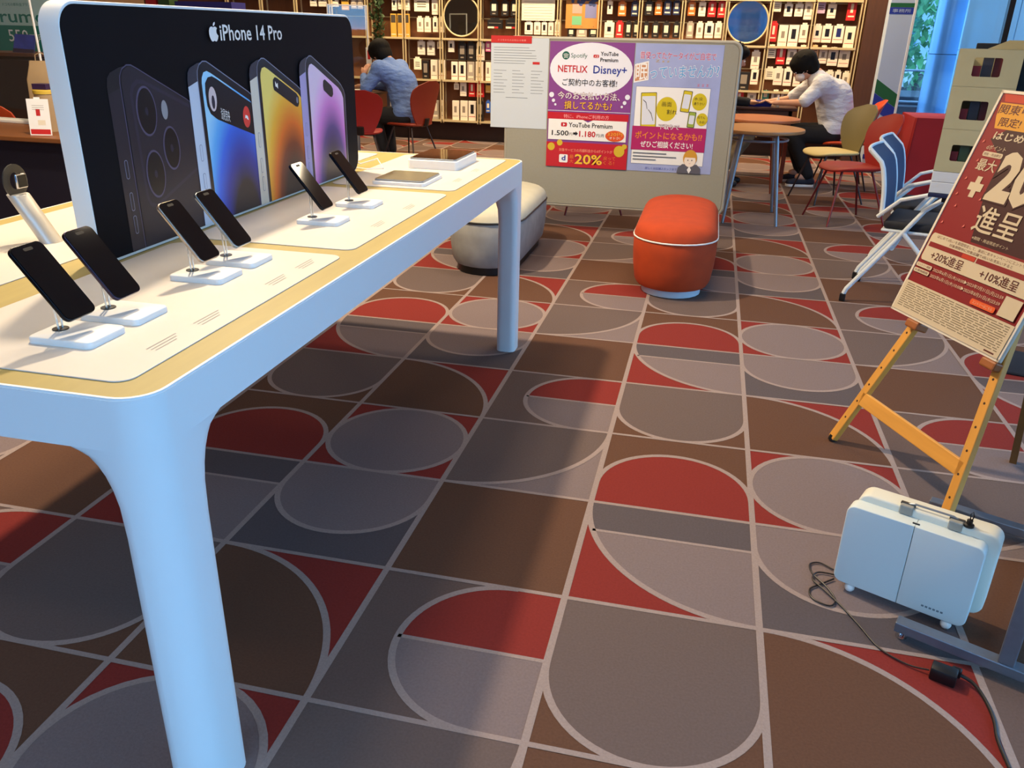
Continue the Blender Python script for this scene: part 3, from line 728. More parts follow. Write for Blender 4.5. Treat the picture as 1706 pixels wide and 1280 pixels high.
# ------------------------------------------------------------------ packaged accessories
PRODS = [('left', -5.264, 1.619, 0.096, 0.166, 'w'),
 ('left', -5.129, 1.618, 0.126, 0.169, 'w'),
 ('left', -4.977, 1.619, 0.143, 0.17, 'w'),
 ('left', -4.814, 1.581, 0.106, 0.18, 'y'),
 ('left', -4.692, 1.598, 0.088, 0.164, 's'),
 ('left', -4.601, 1.596, 0.082, 0.167, 's'),
 ('plant', -4.133, 1.586, 0.072, 0.16, 'w'),
 ('plant', -4.047, 1.6, 0.072, 0.148, 'w'),
 ('plant', -3.961, 1.589, 0.072, 0.16, 'w'),
 ('plant', -4.152, 1.291, 0.084, 0.258, 'y'),
 ('plant', -4.059, 1.289, 0.078, 0.261, 'y'),
 ('plant', -3.969, 1.288, 0.072, 0.263, 'y'),
 ('notice', -3.762, 1.58, 0.213, 0.172, 'tag'),
 ('notice', -3.585, 1.545, 0.085, 0.171, 'w'),
 ('notice', -3.788, 1.339, 0.089, 0.166, 'w'),
 ('notice', -3.688, 1.338, 0.089, 0.168, 'w'),
 ('notice', -3.581, 1.341, 0.074, 0.165, 'w'),
 ('notice', -3.498, 1.34, 0.068, 0.168, 'w'),
 ('notice', -3.78, 1.064, 0.104, 0.166, 'w'),
 ('notice', -3.648, 1.061, 0.108, 0.165, 'w'),
 ('notice', -3.522, 1.144, 0.086, 0.085, 'tag'),
 ('notice', -3.834, 0.881, 0.11, 0.136, 'tag'),
 ('notice', -3.726, 0.804, 0.095, 0.191, 'k'),
 ('notice', -3.607, 0.8, 0.099, 0.207, 'w'),
 ('notice', -3.504, 0.8, 0.087, 0.207, 'kw'),
 ('notice', -3.6, 0.306, 0.104, 0.201, 's'),
 ('notice', -3.51, 0.31, 0.041, 0.201, 'w'),
 ('mirrorL', -3.372, 1.106, 0.085, 0.145, 'w'),
 ('mirrorL', -3.223, 1.015, 0.114, 0.202, 'k'),
 ('mirrorL', -3.103, 1.018, 0.113, 0.202, 'k'),
 ('mirrorL', -2.981, 1.019, 0.11, 0.206, 'kw'),
 ('mirrorL', -3.329, 0.783, 0.091, 0.21, 'kw'),
 ('mirrorL', -3.224, 0.783, 0.1, 0.212, 'kw'),
 ('mirrorL', -3.107, 0.784, 0.104, 0.214, 's'),
 ('mirrorL', -2.994, 0.784, 0.104, 0.218, 'w'),
 ('mirrorL', -3.304, 0.65, 0.072, 0.078, 'tag'),
 ('mirrorL', -3.212, 0.572, 0.089, 0.173, 'w'),
 ('mirrorL', -3.092, 0.569, 0.093, 0.18, 'r'),
 ('mirrorL', -2.982, 0.567, 0.112, 0.185, 'r'),
 ('mirrorL', -3.317, 0.305, 0.095, 0.207, 'w'),
 ('mirrorL', -3.202, 0.307, 0.105, 0.209, 'w'),
 ('mirrorL', -3.088, 0.307, 0.107, 0.209, 'kw'),
 ('mirrorL', -2.976, 0.308, 0.094, 0.21, 'k'),
 ('black', -2.805, 1.546, 0.107, 0.163, 'k'),
 ('black', -2.663, 1.546, 0.101, 0.165, 'k'),
 ('black', -2.541, 1.544, 0.1, 0.168, 'k'),
 ('black', -2.79, 1.397, 0.209, 0.106, 'kr'),
 ('black', -2.565, 1.398, 0.183, 0.11, 'kr'),
 ('black', -2.877, 1.125, 0.073, 0.112, 'p'),
 ('black', -2.875, 0.781, 0.071, 0.217, 'w'),
 ('black', -2.872, 0.626, 0.074, 0.149, 'y'),
 ('black', -2.871, 0.376, 0.063, 0.139, 'b'),
 ('sheet', -2.353, 1.34, 0.109, 0.137, 'kw'),
 ('sheet', -2.243, 1.339, 0.087, 0.141, 'w'),
 ('sheet', -2.153, 1.337, 0.073, 0.144, 'kw'),
 ('sheet', -2.069, 1.336, 0.071, 0.147, 'w'),
 ('sheet', -1.99, 1.334, 0.063, 0.159, 'kw'),
 ('art', -1.81, 1.32, 0.097, 0.097, 'k'),
 ('art', -1.678, 1.323, 0.136, 0.097, 's'),
 ('art', -1.533, 1.326, 0.123, 0.097, 'k'),
 ('F', -1.345, 1.588, 0.068, 0.144, 'w'),
 ('F', -1.195, 1.568, 0.102, 0.154, 'o'),
 ('F', -1.042, 1.57, 0.088, 0.153, 'n'),
 ('F', -1.338, 1.325, 0.126, 0.171, 'w'),
 ('F', -1.211, 1.327, 0.093, 0.171, 'r'),
 ('F', -1.103, 1.33, 0.081, 0.17, 'k'),
 ('F', -1.01, 1.332, 0.079, 0.17, 'k'),
 ('G', -0.872, 1.582, 0.111, 0.144, 'k'),
 ('G', -0.758, 1.587, 0.089, 0.146, 'o'),
 ('G', -0.65, 1.589, 0.094, 0.152, 'n'),
 ('G', -0.544, 1.591, 0.086, 0.152, 'n'),
 ('G', -0.887, 1.331, 0.071, 0.164, 'k'),
 ('G', -0.773, 1.333, 0.09, 0.164, 'k'),
 ('G', -0.646, 1.336, 0.093, 0.164, 'k'),
 ('G', -0.525, 1.339, 0.083, 0.163, 'k'),
 ('H', -0.365, 1.587, 0.094, 0.146, 'o'),
 ('H', -0.242, 1.582, 0.087, 0.158, 'w'),
 ('H', -0.128, 1.577, 0.099, 0.167, 'r'),
 ('H', -0.015, 1.571, 0.093, 0.178, 'r'),
 ('H', -0.362, 1.339, 0.088, 0.166, 's'),
 ('H', -0.247, 1.341, 0.084, 0.166, 'w'),
 ('H', -0.136, 1.344, 0.109, 0.165, 'kw'),
 ('H', -0.027, 1.346, 0.087, 0.165, 'w'),
 ('mirrorR', 0.446, 1.013, 0.105, 0.194, 'w'),
 ('mirrorR', 0.338, 0.809, 0.143, 0.17, 'k'),
 ('mirrorR', 0.46, 0.838, 0.095, 0.169, 'kw'),
 ('mirrorR', 0.312, 0.64, 0.103, 0.11, 'r'),
 ('mirrorR', 0.457, 0.645, 0.112, 0.097, 'w'),
 ('J', 0.612, 1.645, 0.103, 0.109, 'tag'),
 ('J', 0.745, 1.597, 0.097, 0.133, 'kw'),
 ('J', 0.863, 1.598, 0.096, 0.134, 'w'),
 ('J', 0.969, 1.566, 0.096, 0.198, 'w'),
 ('J', 0.609, 1.321, 0.09, 0.204, 'r'),
 ('J', 0.722, 1.317, 0.108, 0.187, 'w'),
 ('J', 0.841, 1.319, 0.119, 0.188, 'kw'),
 ('J', 0.953, 1.32, 0.095, 0.191, 'w'),
 ('J', 0.619, 1.14, 0.109, 0.13, 'tag'),
 ('J', 0.732, 1.072, 0.108, 0.206, 'r'),
 ('J', 0.854, 1.076, 0.11, 0.194, 'w'),
 ('J', 0.974, 1.079, 0.11, 0.193, 'w'),
 ('J', 0.63, 0.899, 0.112, 0.127, 'tag'),
 ('J', 0.733, 0.84, 0.108, 0.19, 'w'),
 ('J', 0.844, 0.835, 0.102, 0.195, 'kw'),
 ('J', 0.953, 0.832, 0.085, 0.154, 'w'),
 ('J', 0.616, 0.651, 0.089, 0.106, 'g'),
 ('J', 0.733, 0.656, 0.101, 0.111, 'w'),
 ('J', 0.849, 0.66, 0.112, 0.111, 'w'),
 ('K', 1.104, 1.635, 0.102, 0.125, 'v'),
 ('K', 1.227, 1.585, 0.101, 0.15, 'w'),
 ('K', 1.444, 1.564, 0.105, 0.212, 'r'),
 ('K', 1.104, 1.326, 0.1, 0.178, 'w'),
 ('K', 1.214, 1.324, 0.115, 0.182, 'kw'),
 ('K', 1.341, 1.322, 0.123, 0.184, 'n2'),
 ('K', 1.468, 1.318, 0.12, 0.187, 'w'),
 ('K', 1.105, 1.149, 0.097, 0.127, 'ot'),
 ('K', 1.208, 1.096, 0.098, 0.178, 'w'),
 ('K', 1.32, 1.074, 0.118, 0.184, 'kw'),
 ('K', 1.448, 1.062, 0.126, 0.202, 'w'),
 ('K', 1.21, 0.841, 0.095, 0.164, 'w'),
 ('K', 1.318, 0.839, 0.095, 0.17, 'kw'),
 ('K', 1.412, 0.836, 0.073, 0.175, 'kw'),
 ('K', 1.505, 0.833, 0.085, 0.169, 'w'),]
BAY = {'left': 'bay above the sign edge', 'plant': 'bay with hanging ivy', 'notice': 'bay left of the left mirror', 'mirrorL': 'bay under the left mirror', 'black': 'bay right of the left mirror', 'sheet': 'bay with the large white sheet', 'art': 'bay with the tan picture', 'F': 'bay right of the tan picture', 'G': 'second bay right of the tan picture', 'H': 'bay left of the right mirror', 'mirrorR': 'bay under the right mirror', 'J': 'bay right of the right mirror', 'K': 'last bay beside the brown end panel'}
KIND = {'w': 'white', 'kw': 'white phone-picture', 'k': 'black', 'kr': 'wide black', 'r': 'red', 'y': 'gold', 's': 'grey', 'o': 'orange', 'n': 'navy', 'n2': 'white navy-phone', 'p': 'pink', 'b': 'blue', 'g': 'teal', 'v': 'purple', 'ot': 'orange', 'tag': 'cream'}
pcol = {'w': (232, 222, 204), 'kw': (234, 226, 210), 'k': (26, 22, 22), 'kr': (20, 18, 20), 'r': (196, 36, 36), 'y': (206, 160, 66), 's': (164, 154, 142), 'o': (196, 110, 40), 'n': (30, 44, 84), 'n2': (232, 226, 214), 'p': (214, 96, 150), 'b': (48, 92, 176), 'g': (60, 140, 120), 'v': (196, 168, 196), 'ot': (236, 190, 140), 'tag': (240, 230, 206)}
pm_ = {k: M('pack_' + k, c, 0.45) for k, c in pcol.items()}
pic_k = M('pack_image_dark', (30, 28, 32), 0.3); pic_g = M('pack_image_grey', (138, 128, 116), 0.4); pic_r = M('pack_stripe_red', (188, 44, 44), 0.4); pic_n = M('pack_image_navy', (40, 44, 104), 0.3); pic_w = M('pack_image_pale', (226, 214, 190), 0.4); pic_b = M('pack_ink', (70, 62, 54), 0.5)
hook_m = G().tube([(0, .09, 0), (0, -.062, 0), (0, -.068, .012)], .0025, 5).mesh('peg_hook', chrome)
ROWN = [(1.5, 'top row'), (1.25, 'second row'), (1.0, 'third row'), (.74, 'fourth row'), (.5, 'fifth row'), (0, 'bottom row')]
def rown(z):
    for a, n in ROWN:
        if z >= a: return n
ORD = ['first', 'second', 'third', 'fourth', 'fifth', 'sixth', 'seventh', 'eighth']
rows = {}
for p in PRODS: rows.setdefault((p[0], rown(p[2])), []).append(p)
random.seed(11)
for (bay, row), lst in rows.items():
    lst.sort(key=lambda p: p[1])
    for i, (b_, x, z, w, h, k) in enumerate(lst):
        std = None
        for sz in (.2655, .7685, 1.2715):
            if -0.02 < z - sz < .048: std = sz
        if std: h = h + z - std; z = std
        d = .008 if k in ('tag', 'v', 'ot') else .034
        w = w * .94
        t = thing('accessory_pack', '%s pack, %s in %s of %s' % (KIND[k], ORD[i] if i < len(lst) - 1 or i == 0 else 'last', row, BAY[bay]), 'package', at(x, 10.95, z), 'packaged accessories on the shelves')
        G().rbox(-w / 2, 0, 0, w / 2, d, h, .003, 1).build('box', pm_[k], t)
        if not std:
            G().box(-w * .3, .002, h - .001, w * .3, .005, h + .022).build('hang_tab', pm_[k], t)
            link('peg_hook', hook_m, shelf, Matrix.Translation((x, 0, z + h + .018)))
        T = frame((0, -.0006, 0), (1, 0, 0), (0, 0, 1))
        def q(x0, y0, x1, y1, m, nm='front_print'): G().rect(x0 * w - w / 2, y0 * h, x1 * w - w / 2, y1 * h, 0, T).build(nm, m, t)
        if k in ('tag', 'v', 'ot'):
            for r in range(3): q(.2, .3 + r * .17, .8, .36 + r * .17, pic_b)
        elif k == 'kw': q(.28, .36, .72, .82, pic_k, 'picture'); q(.06, .2, .94, .23, pic_r, 'stripe')
        elif k == 'n2': q(.28, .36, .72, .86, pic_n, 'picture'); q(.06, .2, .94, .23, pic_r, 'stripe')
        elif k == 'w': q(.3, .4, .68, .72, random.choice([pic_g, pic_k, pic_g]), 'picture'); q(.08, .2, .92, .225, pic_r if x > 0 else pic_g, 'stripe')
        elif k == 'k': q(.22, .35, .78, .85, pic_w if row in ('second row', 'top row') else pic_g, 'picture'); q(.3, .12, .7, .2, pic_g, 'stripe')
        elif k == 'kr': q(.02, .04, .45, .24, pic_w, 'picture'); q(.47, .04, .72, .24, pic_r, 'stripe'); q(.1, .6, .9, .64, pic_g)
        elif k == 'r': q(.35, .4, .65, .85, pic_w, 'picture'); q(.15, .18, .85, .25, pic_w, 'stripe')
        elif k == 'y': q(.1, .62, .9, .95, pic_b, 'picture'); q(.1, .1, .9, .14, pic_w, 'stripe')
        else: q(.25, .45, .75, .85, pic_w, 'picture'); q(.15, .14, .85, .24, pic_w, 'stripe')
# paper sheet and picture on the shelves
sh = thing('price_sheet', 'large white price sheet hung between the black packs and the tan picture', 'sheet', frame((-2.445, 10.94, 1.50), (1, 0, 0), (0, 0, 1)))
G().box(0, 0, -.004, .42, .33, 0).build('sheet', M('sheet_paper', (228, 220, 202), 0.6), sh)
g = G()
for r in range(9): g.rect(.03, .02 + r * .032, .39, .023 + r * .032, .001)
tag(g.build('fine_print', pic_g, sh), kind='stuff')
link('peg_hook', hook_m, shelf, Matrix.Translation((-2.235, 0, 1.835)))
pc = thing('framed_picture', 'tan picture with blue flowers, pink and green notes on the shelf', 'picture', frame((-1.885, 10.94, 1.42), (1, 0, 0), (0, 0, 1)))
G().box(0, 0, -.012, .42, .42, 0).build('board', M('tan_board', (186, 130, 62), 0.6, noise=0.08), pc)
G().rect(.08, .17, .20, .28, .001).build('pink_note', M('pink_note', (204, 150, 140), 0.5), pc)
G().rect(.08, .04, .20, .14, .001).build('green_note', M('green_note', (110, 176, 132), 0.5), pc)
G().rect(.24, .12, .38, .28, .001).build('blue_note', M('blue_note', (118, 122, 170), 0.5), pc)
fl = M('blue_flower', (52, 70, 120), 0.6)
for k in range(16):
    a = random.uniform(.04, .4); b = random.uniform(.27, .40)
    G().poly(circ(a, b, random.uniform(.018, .032), 7), .0015 + k * .0003).build('flower', fl, pc)
link('peg_hook', hook_m, shelf, Matrix.Translation((-1.675, 0, 1.835)))
# round mirrors
def mirror(x, z, r, label):
    t = thing('round_mirror', label, 'mirror', frame((x, 10.93, z), (1, 0, 0), (0, 0, 1)), 'round shelf mirrors')
    G().tube([(a, b, .0) for a, b in circ(0, 0, r, 40)], .010, 8, closed=True).build('ring', cream_f, t, smooth=True)
    G().prism(circ(0, 0, r - .004, 40), -.006, 0).build('mirror_glass', M('mirror', (190, 200, 205), 0.03, 1.0), t)
    G().cyl((0, r - .005, -.005), (0, r + .12, -.05), .004, seg=6).build('hanger', cream_f, t)
mirror(-3.225, 1.535, .235, 'left round mirror in a cream ring above packs, between notice and black packs')
mirror(.30, 1.535, .235, 'right round mirror in a cream ring above the hidden seated person')
# hanging ivy
leaf_m = M('ivy_green', (48, 70, 36), 0.55, noise=0.3, scale=30)
iv = thing('hanging_ivy', 'trailing green ivy hanging from the shelf above the man in blue', 'plant', at(-4.33, 10.86, 1.25))
g = G(); random.seed(5)
for s in range(5):
    ox, oy = random.uniform(-.05, .05), random.uniform(-.02, .02)
    stem = [(ox + .02 * sin(k + s), oy, .72 - k * .09) for k in range(9)]
    G().tube(stem, .003, 5).build('stem', leaf_m, iv)
    for p in stem:
        for k in range(5):
            T = Matrix.Translation((p[0] + random.uniform(-.05, .05), p[1] + random.uniform(-.03, .03), p[2] + random.uniform(-.05, .05))) @ Matrix.Rotation(random.uniform(0, 6), 4, 'Z') @ Matrix.Rotation(random.uniform(.4, 1.6), 4, 'X')
            g.add([(0, 0, 0), (.022, .018, .004), (.012, .045, 0), (0, .06, -.004), (-.012, .045, 0), (-.022, .018, .004)], [(0, 1, 2, 3), (0, 3, 4, 5)], T)
tag(g.build('foliage', leaf_m, iv), kind='stuff')
G().lathe([(.05, .72), (.075, .80), (.08, .86), (.07, .86), (.06, .78)], 14).build('pot', M('clay_pot', (190, 176, 150), 0.7), iv, smooth=True)
link('ivy_bracket', G().box(-.06, -.1, -.006, .06, .09, 0).mesh('ivy_bracket', cream_f), shelf, Matrix.Translation((-4.33, -.10, 1.97)))

# ------------------------------------------------------------------ chairs and tables
def chair(name, label, x, y, rz, seat_m, back_m2, leg_m, back_h=.40, group=None, seat_t=.028):
    """cafe chair, local +x is where the sitter looks"""
    t = thing(name, label, 'chair', at(x, y, 0, rz), group)
    # moulded seat pad
    so = []
    for k in range(40):
        a = 2 * pi * k / 40; c_, s_ = cos(a), sin(a)
        so.append((.215 * math.copysign(abs(c_) ** .62, c_), .215 * math.copysign(abs(s_) ** .62, s_) * (1.0 + .06 * c_)))
    def bend(px, py): return -.010 * (1 - (py / .22) ** 2) - (.020 * max(0, (px - .10) / .12) ** 2)
    rings = []
    for sc, dz in ((.90, -seat_t), (.985, -seat_t * .75), (1.0, -seat_t * .4), (.985, -.006), (.92, 0.0), (.6, 0.002), (.2, .001)):
        rings.append([(px * sc, py * sc, .455 + dz + bend(px * sc, py * sc)) for px, py in so])
    G().loft(rings).build('seat', seat_m, t, smooth=True)
    # curved shell backrest
    nu, nv = 13, 11; front = []; backv = []
    for j in range(nv):
        v = j / (nv - 1); z = .44 + back_h * v
        hw = .10 + .125 * math.sin(min(1, v * 1.25 + .12) * pi / 2) if v < .72 else .222 * math.sqrt(max(.0, 1 - ((v - .72) / .29) ** 2)) + .004
        xo = -.205 - .03 * v - .085 * v * v
        for i in range(nu):
            u = -1 + 2 * i / (nu - 1)
            px = xo + .055 * u * u * (hw / .22) ** 2
            front.append((px, u * hw, z)); backv.append((px - .012, u * hw * .995, z))
    n = len(front); fs = []
    for j in range(nv - 1):
        for i in range(nu - 1):
            a = j * nu + i; fs.append((a, a + nu, a + nu + 1, a + 1)); fs.append((n + a, n + a + 1, n + a + nu + 1, n + a + nu))
    edge = [i for i in range(nu)] + [j * nu + nu - 1 for j in range(1, nv)] + [(nv - 1) * nu + i for i in range(nu - 2, -1, -1)] + [j * nu for j in range(nv - 2, 0, -1)]
    for k in range(len(edge)):
        a, b = edge[k], edge[(k + 1) % len(edge)]; fs.append((a, b, n + b, n + a))
    G().add(front + backv, fs).build('backrest', back_m2, t, smooth=True)
    G().tube([(-.17, 0, .425), (-.225, 0, .43), (-.245, 0, .50)], .016, 8, flat=2.2).build('back_bracket', black_pl, t)
    G().box(-.15, -.13, .412, .14, .13, .43).build('underframe', black_pl, t)
    for sx in (-1, 1):
        for sy in (-1, 1):
            G().cyl((sx * .12, sy * .12, .425), (sx * .235 - .01, sy * .235, .0), .0095, .008, 10).build('leg', leg_m, t, smooth=True)
    return t
beige_s = M('beige_pad', (206, 188, 128), 0.6); beige_b = M('beige_shell', (112, 102, 66), 0.5); red_s = M('red_shell', (146, 26, 20), 0.5); or_s = M('orange_shell', (206, 70, 26), 0.5)
leg_d = M('dark_metal_leg', (70, 62, 62), 0.35, 0.7); leg_r = M('red_metal_leg', (112, 26, 26), 0.4, 0.2); rust_s = M('rust_shell', (136, 44, 20), 0.5)
chair('cafe_chair', 'beige cafe chair with pale seat pad facing the round tables', 1.09, 8.06, 204, beige_s, beige_b, leg_d)
chair('cafe_chair', 'red cafe chair with red legs between beige chair and white chairs', 1.13, 7.14, 198, red_s, red_s, leg_r)
chair('cafe_chair', 'orange backed cafe chair under the man in white', 1.31, 8.93, 178, or_s, or_s, leg_d)
chair('cafe_chair', 'rust red cafe chair under the man in blue shirt', -3.17, 8.76, 160, rust_s, rust_s, leg_d, .44)
chair('cafe_chair', 'dark red cafe chair half hidden behind the black sign', -3.36, 7.86, 112, red_s, red_s, leg_d)
chair('cafe_chair', 'cafe chair hidden behind the partition, only thin legs showing', -.93, 6.92, 108, red_s, red_s, leg_r)
chair('cafe_chair', 'cafe chair under the dark haired person behind the partition', -.08, 8.62, 5, red_s, red_s, leg_r)
chair('cafe_chair', 'red shell chair behind the counter at the far left', -5.12, 5.50, 80, or_s, or_s, leg_d)

def round_table(label, x, y, top_m, leg_m, r=.35, h=.715):
    t = thing('round_table', label, 'table', at(x, y), 'round cafe tables')
    G().lathe([(r - .02, h - .028), (r - .004, h - .024), (r, h - .012), (r - .003, h - .002), (r - .012, h), (.02, h)], 40).build('table_top', top_m, t, smooth=True)
    G().tube([(.23 * cos(a), .23 * sin(a), h - .085) for a in [2 * pi * k / 28 for k in range(28)]], .009, 8, closed=True).build('ring_stretcher', leg_m, t, smooth=True)
    for k in range(4):
        a = rad((-55, -125, 55, 125)[k])
        G().cyl((.225 * cos(a), .225 * sin(a), h - .026), (.36 * cos(a), .36 * sin(a), 0), .0155, .013, 12).build('leg', leg_m, t, smooth=True)
    return t
oak = M('oak_top', (176, 124, 74), 0.4, noise=0.10, scale=4, stretch=(1, 6, 1)); oak2 = M('red_oak_top', (178, 104, 62), 0.4, noise=0.10, scale=4, stretch=(1, 6, 1))
round_table('nearest round oak table with silver tapering legs', .385, 7.03, oak, alu)
round_table('second round oak table with rust legs behind the nearest one', .425, 7.95, oak2, M('rust_leg', (120, 52, 30), 0.45, 0.2))
wt = thing('work_table', 'dark brown table where the man in white is working', 'table', at(.42, 9.22))
G().rbox(-.46, -.36, .705, .40, .36, .735, .008).build('table_top', M('dark_top', (74, 40, 28), 0.35, noise=0.1), wt)
for a in (-.40, .34):
    for b in (-.31, .31): G().rbox(a - .02, b - .02, 0, a + .02, b + .02, .706, .004).build('leg', M('rust_leg', (120, 52, 30), 0.45, 0.2), wt)
G().box(-.42, -.33, .64, .36, -.31, .705).build('apron', M('dark_top', (74, 40, 28)), wt)
tr = thing('blue_tray', 'blue plastic tray on the dark work table by the man in white', 'tray', at(.44, 9.02, .735))
G().loft([rrect3 for rrect3 in [[(x, y, z) for x, y in rrect(-a, -b, a, b, .015, 4)] for a, b, z in ((.13, .09, 0), (.145, .105, .05), (.139, .099, .05), (.125, .085, .006))]]).build('tray_shell', M('tray_blue', (30, 46, 140), 0.35), tr, smooth=True)
def bottle(x, y, z, h, r, label, mat, capm):
    t = thing('bottle', label, 'bottle', at(x, y, z))
    G().lathe([(r * .9, 0), (r, .004), (r, h * .62), (r * .8, h * .70), (r * .42, h * .80), (r * .42, h * .86)], 14).build('body', mat, t, smooth=True)
    G().lathe([(r * .5, h * .86), (r * .5, h), (r * .1, h)], 12).build('cap', capm, t, smooth=True)
bottle(.63, 8.93, .735, .11, .018, 'small white bottle beside the blue tray', white_pl, white_pl)
di = thing('round_dish', 'round dark dish with pale centre on the work table', 'dish', at(.12, 9.05, .735))
G().lathe([(.05, 0), (.08, .008), (.10, .022), (.097, .024), (.06, .010), (.01, .008)], 24).build('plate', M('dish_brown', (66, 46, 26), 0.4), di, smooth=True)
G().lathe([(.05, .011), (.045, .016), (.01, .017)], 16).build('centre', M('dish_cream', (190, 176, 130), 0.5), di, smooth=True)

# white nesting chairs
def nest_chair(x, y, rz, label):
    t = thing('nesting_chair', label, 'chair', at(x, y, 0, rz), 'white nesting chairs')
    wf = M('chair_white', (214, 222, 226), 0.35); pad = M('chair_navy_pad', (26, 28, 36), 0.8, noise=.1, scale=60); bk = M('chair_blue_back', (44, 62, 92), 0.6, noise=.05, scale=80)
    for s in (-1, 1):
        G().tube([(-.30, s * .245, .045), (-.29, s * .245, .075), (-.10, s * .235, .36), (.02, s * .225, .55), (.10, s * .225, .62)], .0125, 10).build('frame_leg', wf, t, smooth=True)
        G().tube([(-.06, s * .232, .42), (.06, s * .235, .30), (.14, s * .24, .22), (.30, s * .25, .05)], .0125, 10).build('frame_leg', wf, t, smooth=True)
        G().rbox(-.318, s * .245 - .013, 0, -.287, s * .245 + .013, .046, .004).build('foot_cap', black_pl, t)
        G().cyl((.30, s * .25 - .011, .026), (.30, s * .25 + .011, .026), .026, seg=16).build('caster', black_pl, t, smooth=True)
        G().tube([(-.205, s * .21, .49), (-.10, s * .275, .60), (.04, s * .285, .645), (.20, s * .28, .64), (.26, s * .275, .61)], .011, 8).build('armrest', wf, t, smooth=True)
    G().cyl((-.10, -.235, .33), (-.10, .235, .33), .011, seg=10).build('crossbar', wf, t, smooth=True)
    G().rbox(-.17, -.215, .43, .25, .215, .475, .018, 3).build('seat_pad', pad, t, smooth=True)
    G().rbox(-.175, -.222, .415, .255, .222, .43, .006).build('seat_frame', wf, t)
    fr = []; bv = []; nu, nv = 9, 12
    for j in range(nv):
        v = j / (nv - 1); z = .50 + .335 * v; xo = -.20 + .05 * sin(v * pi * .9) * .4 - .075 * v - (.05 * max(0, v - .8) / .2)
        hw = .215 - .012 * v
        for i in range(nu):
            u = -1 + 2 * i / (nu - 1); px = xo + .02 * u * u
            fr.append((px, u * hw, z)); bv.append((px - .016, u * hw, z))
    n = len(fr); fs = []
    for j in range(nv - 1):
        for i in range(nu - 1):
            a = j * nu + i; fs.append((a, a + nu, a + nu + 1, a + 1)); fs.append((n + a, n + a + 1, n + a + nu + 1, n + a + nu))
    G().add(fr + bv, fs + [(a, a + 1, n + a + 1, n + a) for a in range(nu - 1)] + [((nv - 1) * nu + a + 1, (nv - 1) * nu + a, n + (nv - 1) * nu + a, n + (nv - 1) * nu + a + 1) for a in range(nu - 1)]).build('backrest', bk, t, smooth=True)
    for i in (0, nu - 1):
        G().tube([((fr[j * nu + i][0] - .008), fr[j * nu + i][1], fr[j * nu + i][2]) for j in range(nv)], .0125, 8).build('back_edge', wf, t, smooth=True)
    G().tube([((fr[(nv - 1) * nu + i][0] - .008), fr[(nv - 1) * nu + i][1], fr[(nv - 1) * nu + i][2]) for i in range(nu)], .010, 8).build('back_edge', wf, t, smooth=True)
    return t
nest_chair(1.205, 4.935, -18, 'nearest white framed nesting chair with blue back, behind the easel poster')
nest_chair(1.345, 5.45, -18, 'second white nesting chair tucked behind the nearest one')

# ------------------------------------------------------------------ people
def capsule(bm, p0, p1, r0, r1):
    p0, p1 = Vector(p0), Vector(p1); d = p1 - p0
    for p, r in ((p0, r0), (p1, r1)):
        bmesh.ops.create_uvsphere(bm, u_segments=14, v_segments=9, radius=r, matrix=Matrix.Translation(p))
    if d.length > 1e-4:
        q = d.to_track_quat('Z', 'Y').to_matrix().to_4x4()
        bmesh.ops.create_cone(bm, cap_ends=True, segments=14, radius1=r0, radius2=r1, depth=d.length, matrix=Matrix.Translation((p0 + p1) / 2) @ q)
def organic(name, mat, parent, caps=(), balls=(), voxel=.012, smooth=4, T=None):
    bm = bmesh.new()
    for c in caps: capsule(bm, *c)
    for b in balls:
        c, r = b[0], b[1]; r = (r, r, r) if isinstance(r, (int, float)) else r
        mt = Matrix.Translation(c) @ (b[2] if len(b) > 2 else Matrix.Identity(4)) @ Matrix.Diagonal((*r, 1))
        bmesh.ops.create_uvsphere(bm, u_segments=20, v_segments=14, radius=1, matrix=mt)
    me = bpy.data.meshes.new('raw'); bm.to_mesh(me); bm.free()
    o = bpy.data.objects.new('raw', me)
    r = o.modifiers.new('r', 'REMESH'); r.mode = 'VOXEL'; r.voxel_size = voxel; r.adaptivity = 0
    if smooth:
        s = o.modifiers.new('s', 'SMOOTH'); s.iterations = smooth; s.factor = .5
    m2 = evaluated_mesh(o)
    bpy.data.objects.remove(o); bpy.data.meshes.remove(me)
    m2.materials.clear(); m2.materials.append(mat); m2.polygons.foreach_set('use_smooth', [True] * len(m2.polygons)); m2.name = name
    return link(name, m2, parent, T)
skin = M('skin', (206, 152, 124), 0.55, noise=.04, scale=30); hair_m = M('black_hair', (9, 7, 7), 0.75, noise=.3, scale=60, bump=.4, spec=.2)
def hand_caps(w, d, side, curl=.3, up=Vector((0, 0, 1))):
    """palm and five fingers from wrist w along direction d; side points towards the thumb"""
    w, d, side = Vector(w), Vector(d).normalized(), Vector(side).normalized(); nrm = d.cross(side).normalized()
    out = [(w, w + d * .045, .024, .026)]
    for k, (ln, off) in enumerate(((.066, .026), (.074, .009), (.070, -.009), (.056, -.026))):
        b = w + d * .075 + side * off; m = b + d * ln * .5 - nrm * curl * .012; e = m + d * ln * .42 - nrm * curl * .035
        out += [(w + d * .03 + side * off * .8, b, .013, .0095), (b, m, .0092, .0085), (m, e, .0085, .0072)]
    tb = w + d * .022 + side * .026; tm = tb + (d * .6 + side * .55).normalized() * .034; out += [(w + d * .012, tb, .016, .012), (tb, tm, .011, .0095), (tm, tm + (d * .9 + side * .15).normalized() * .028, .0095, .008)]
    return out
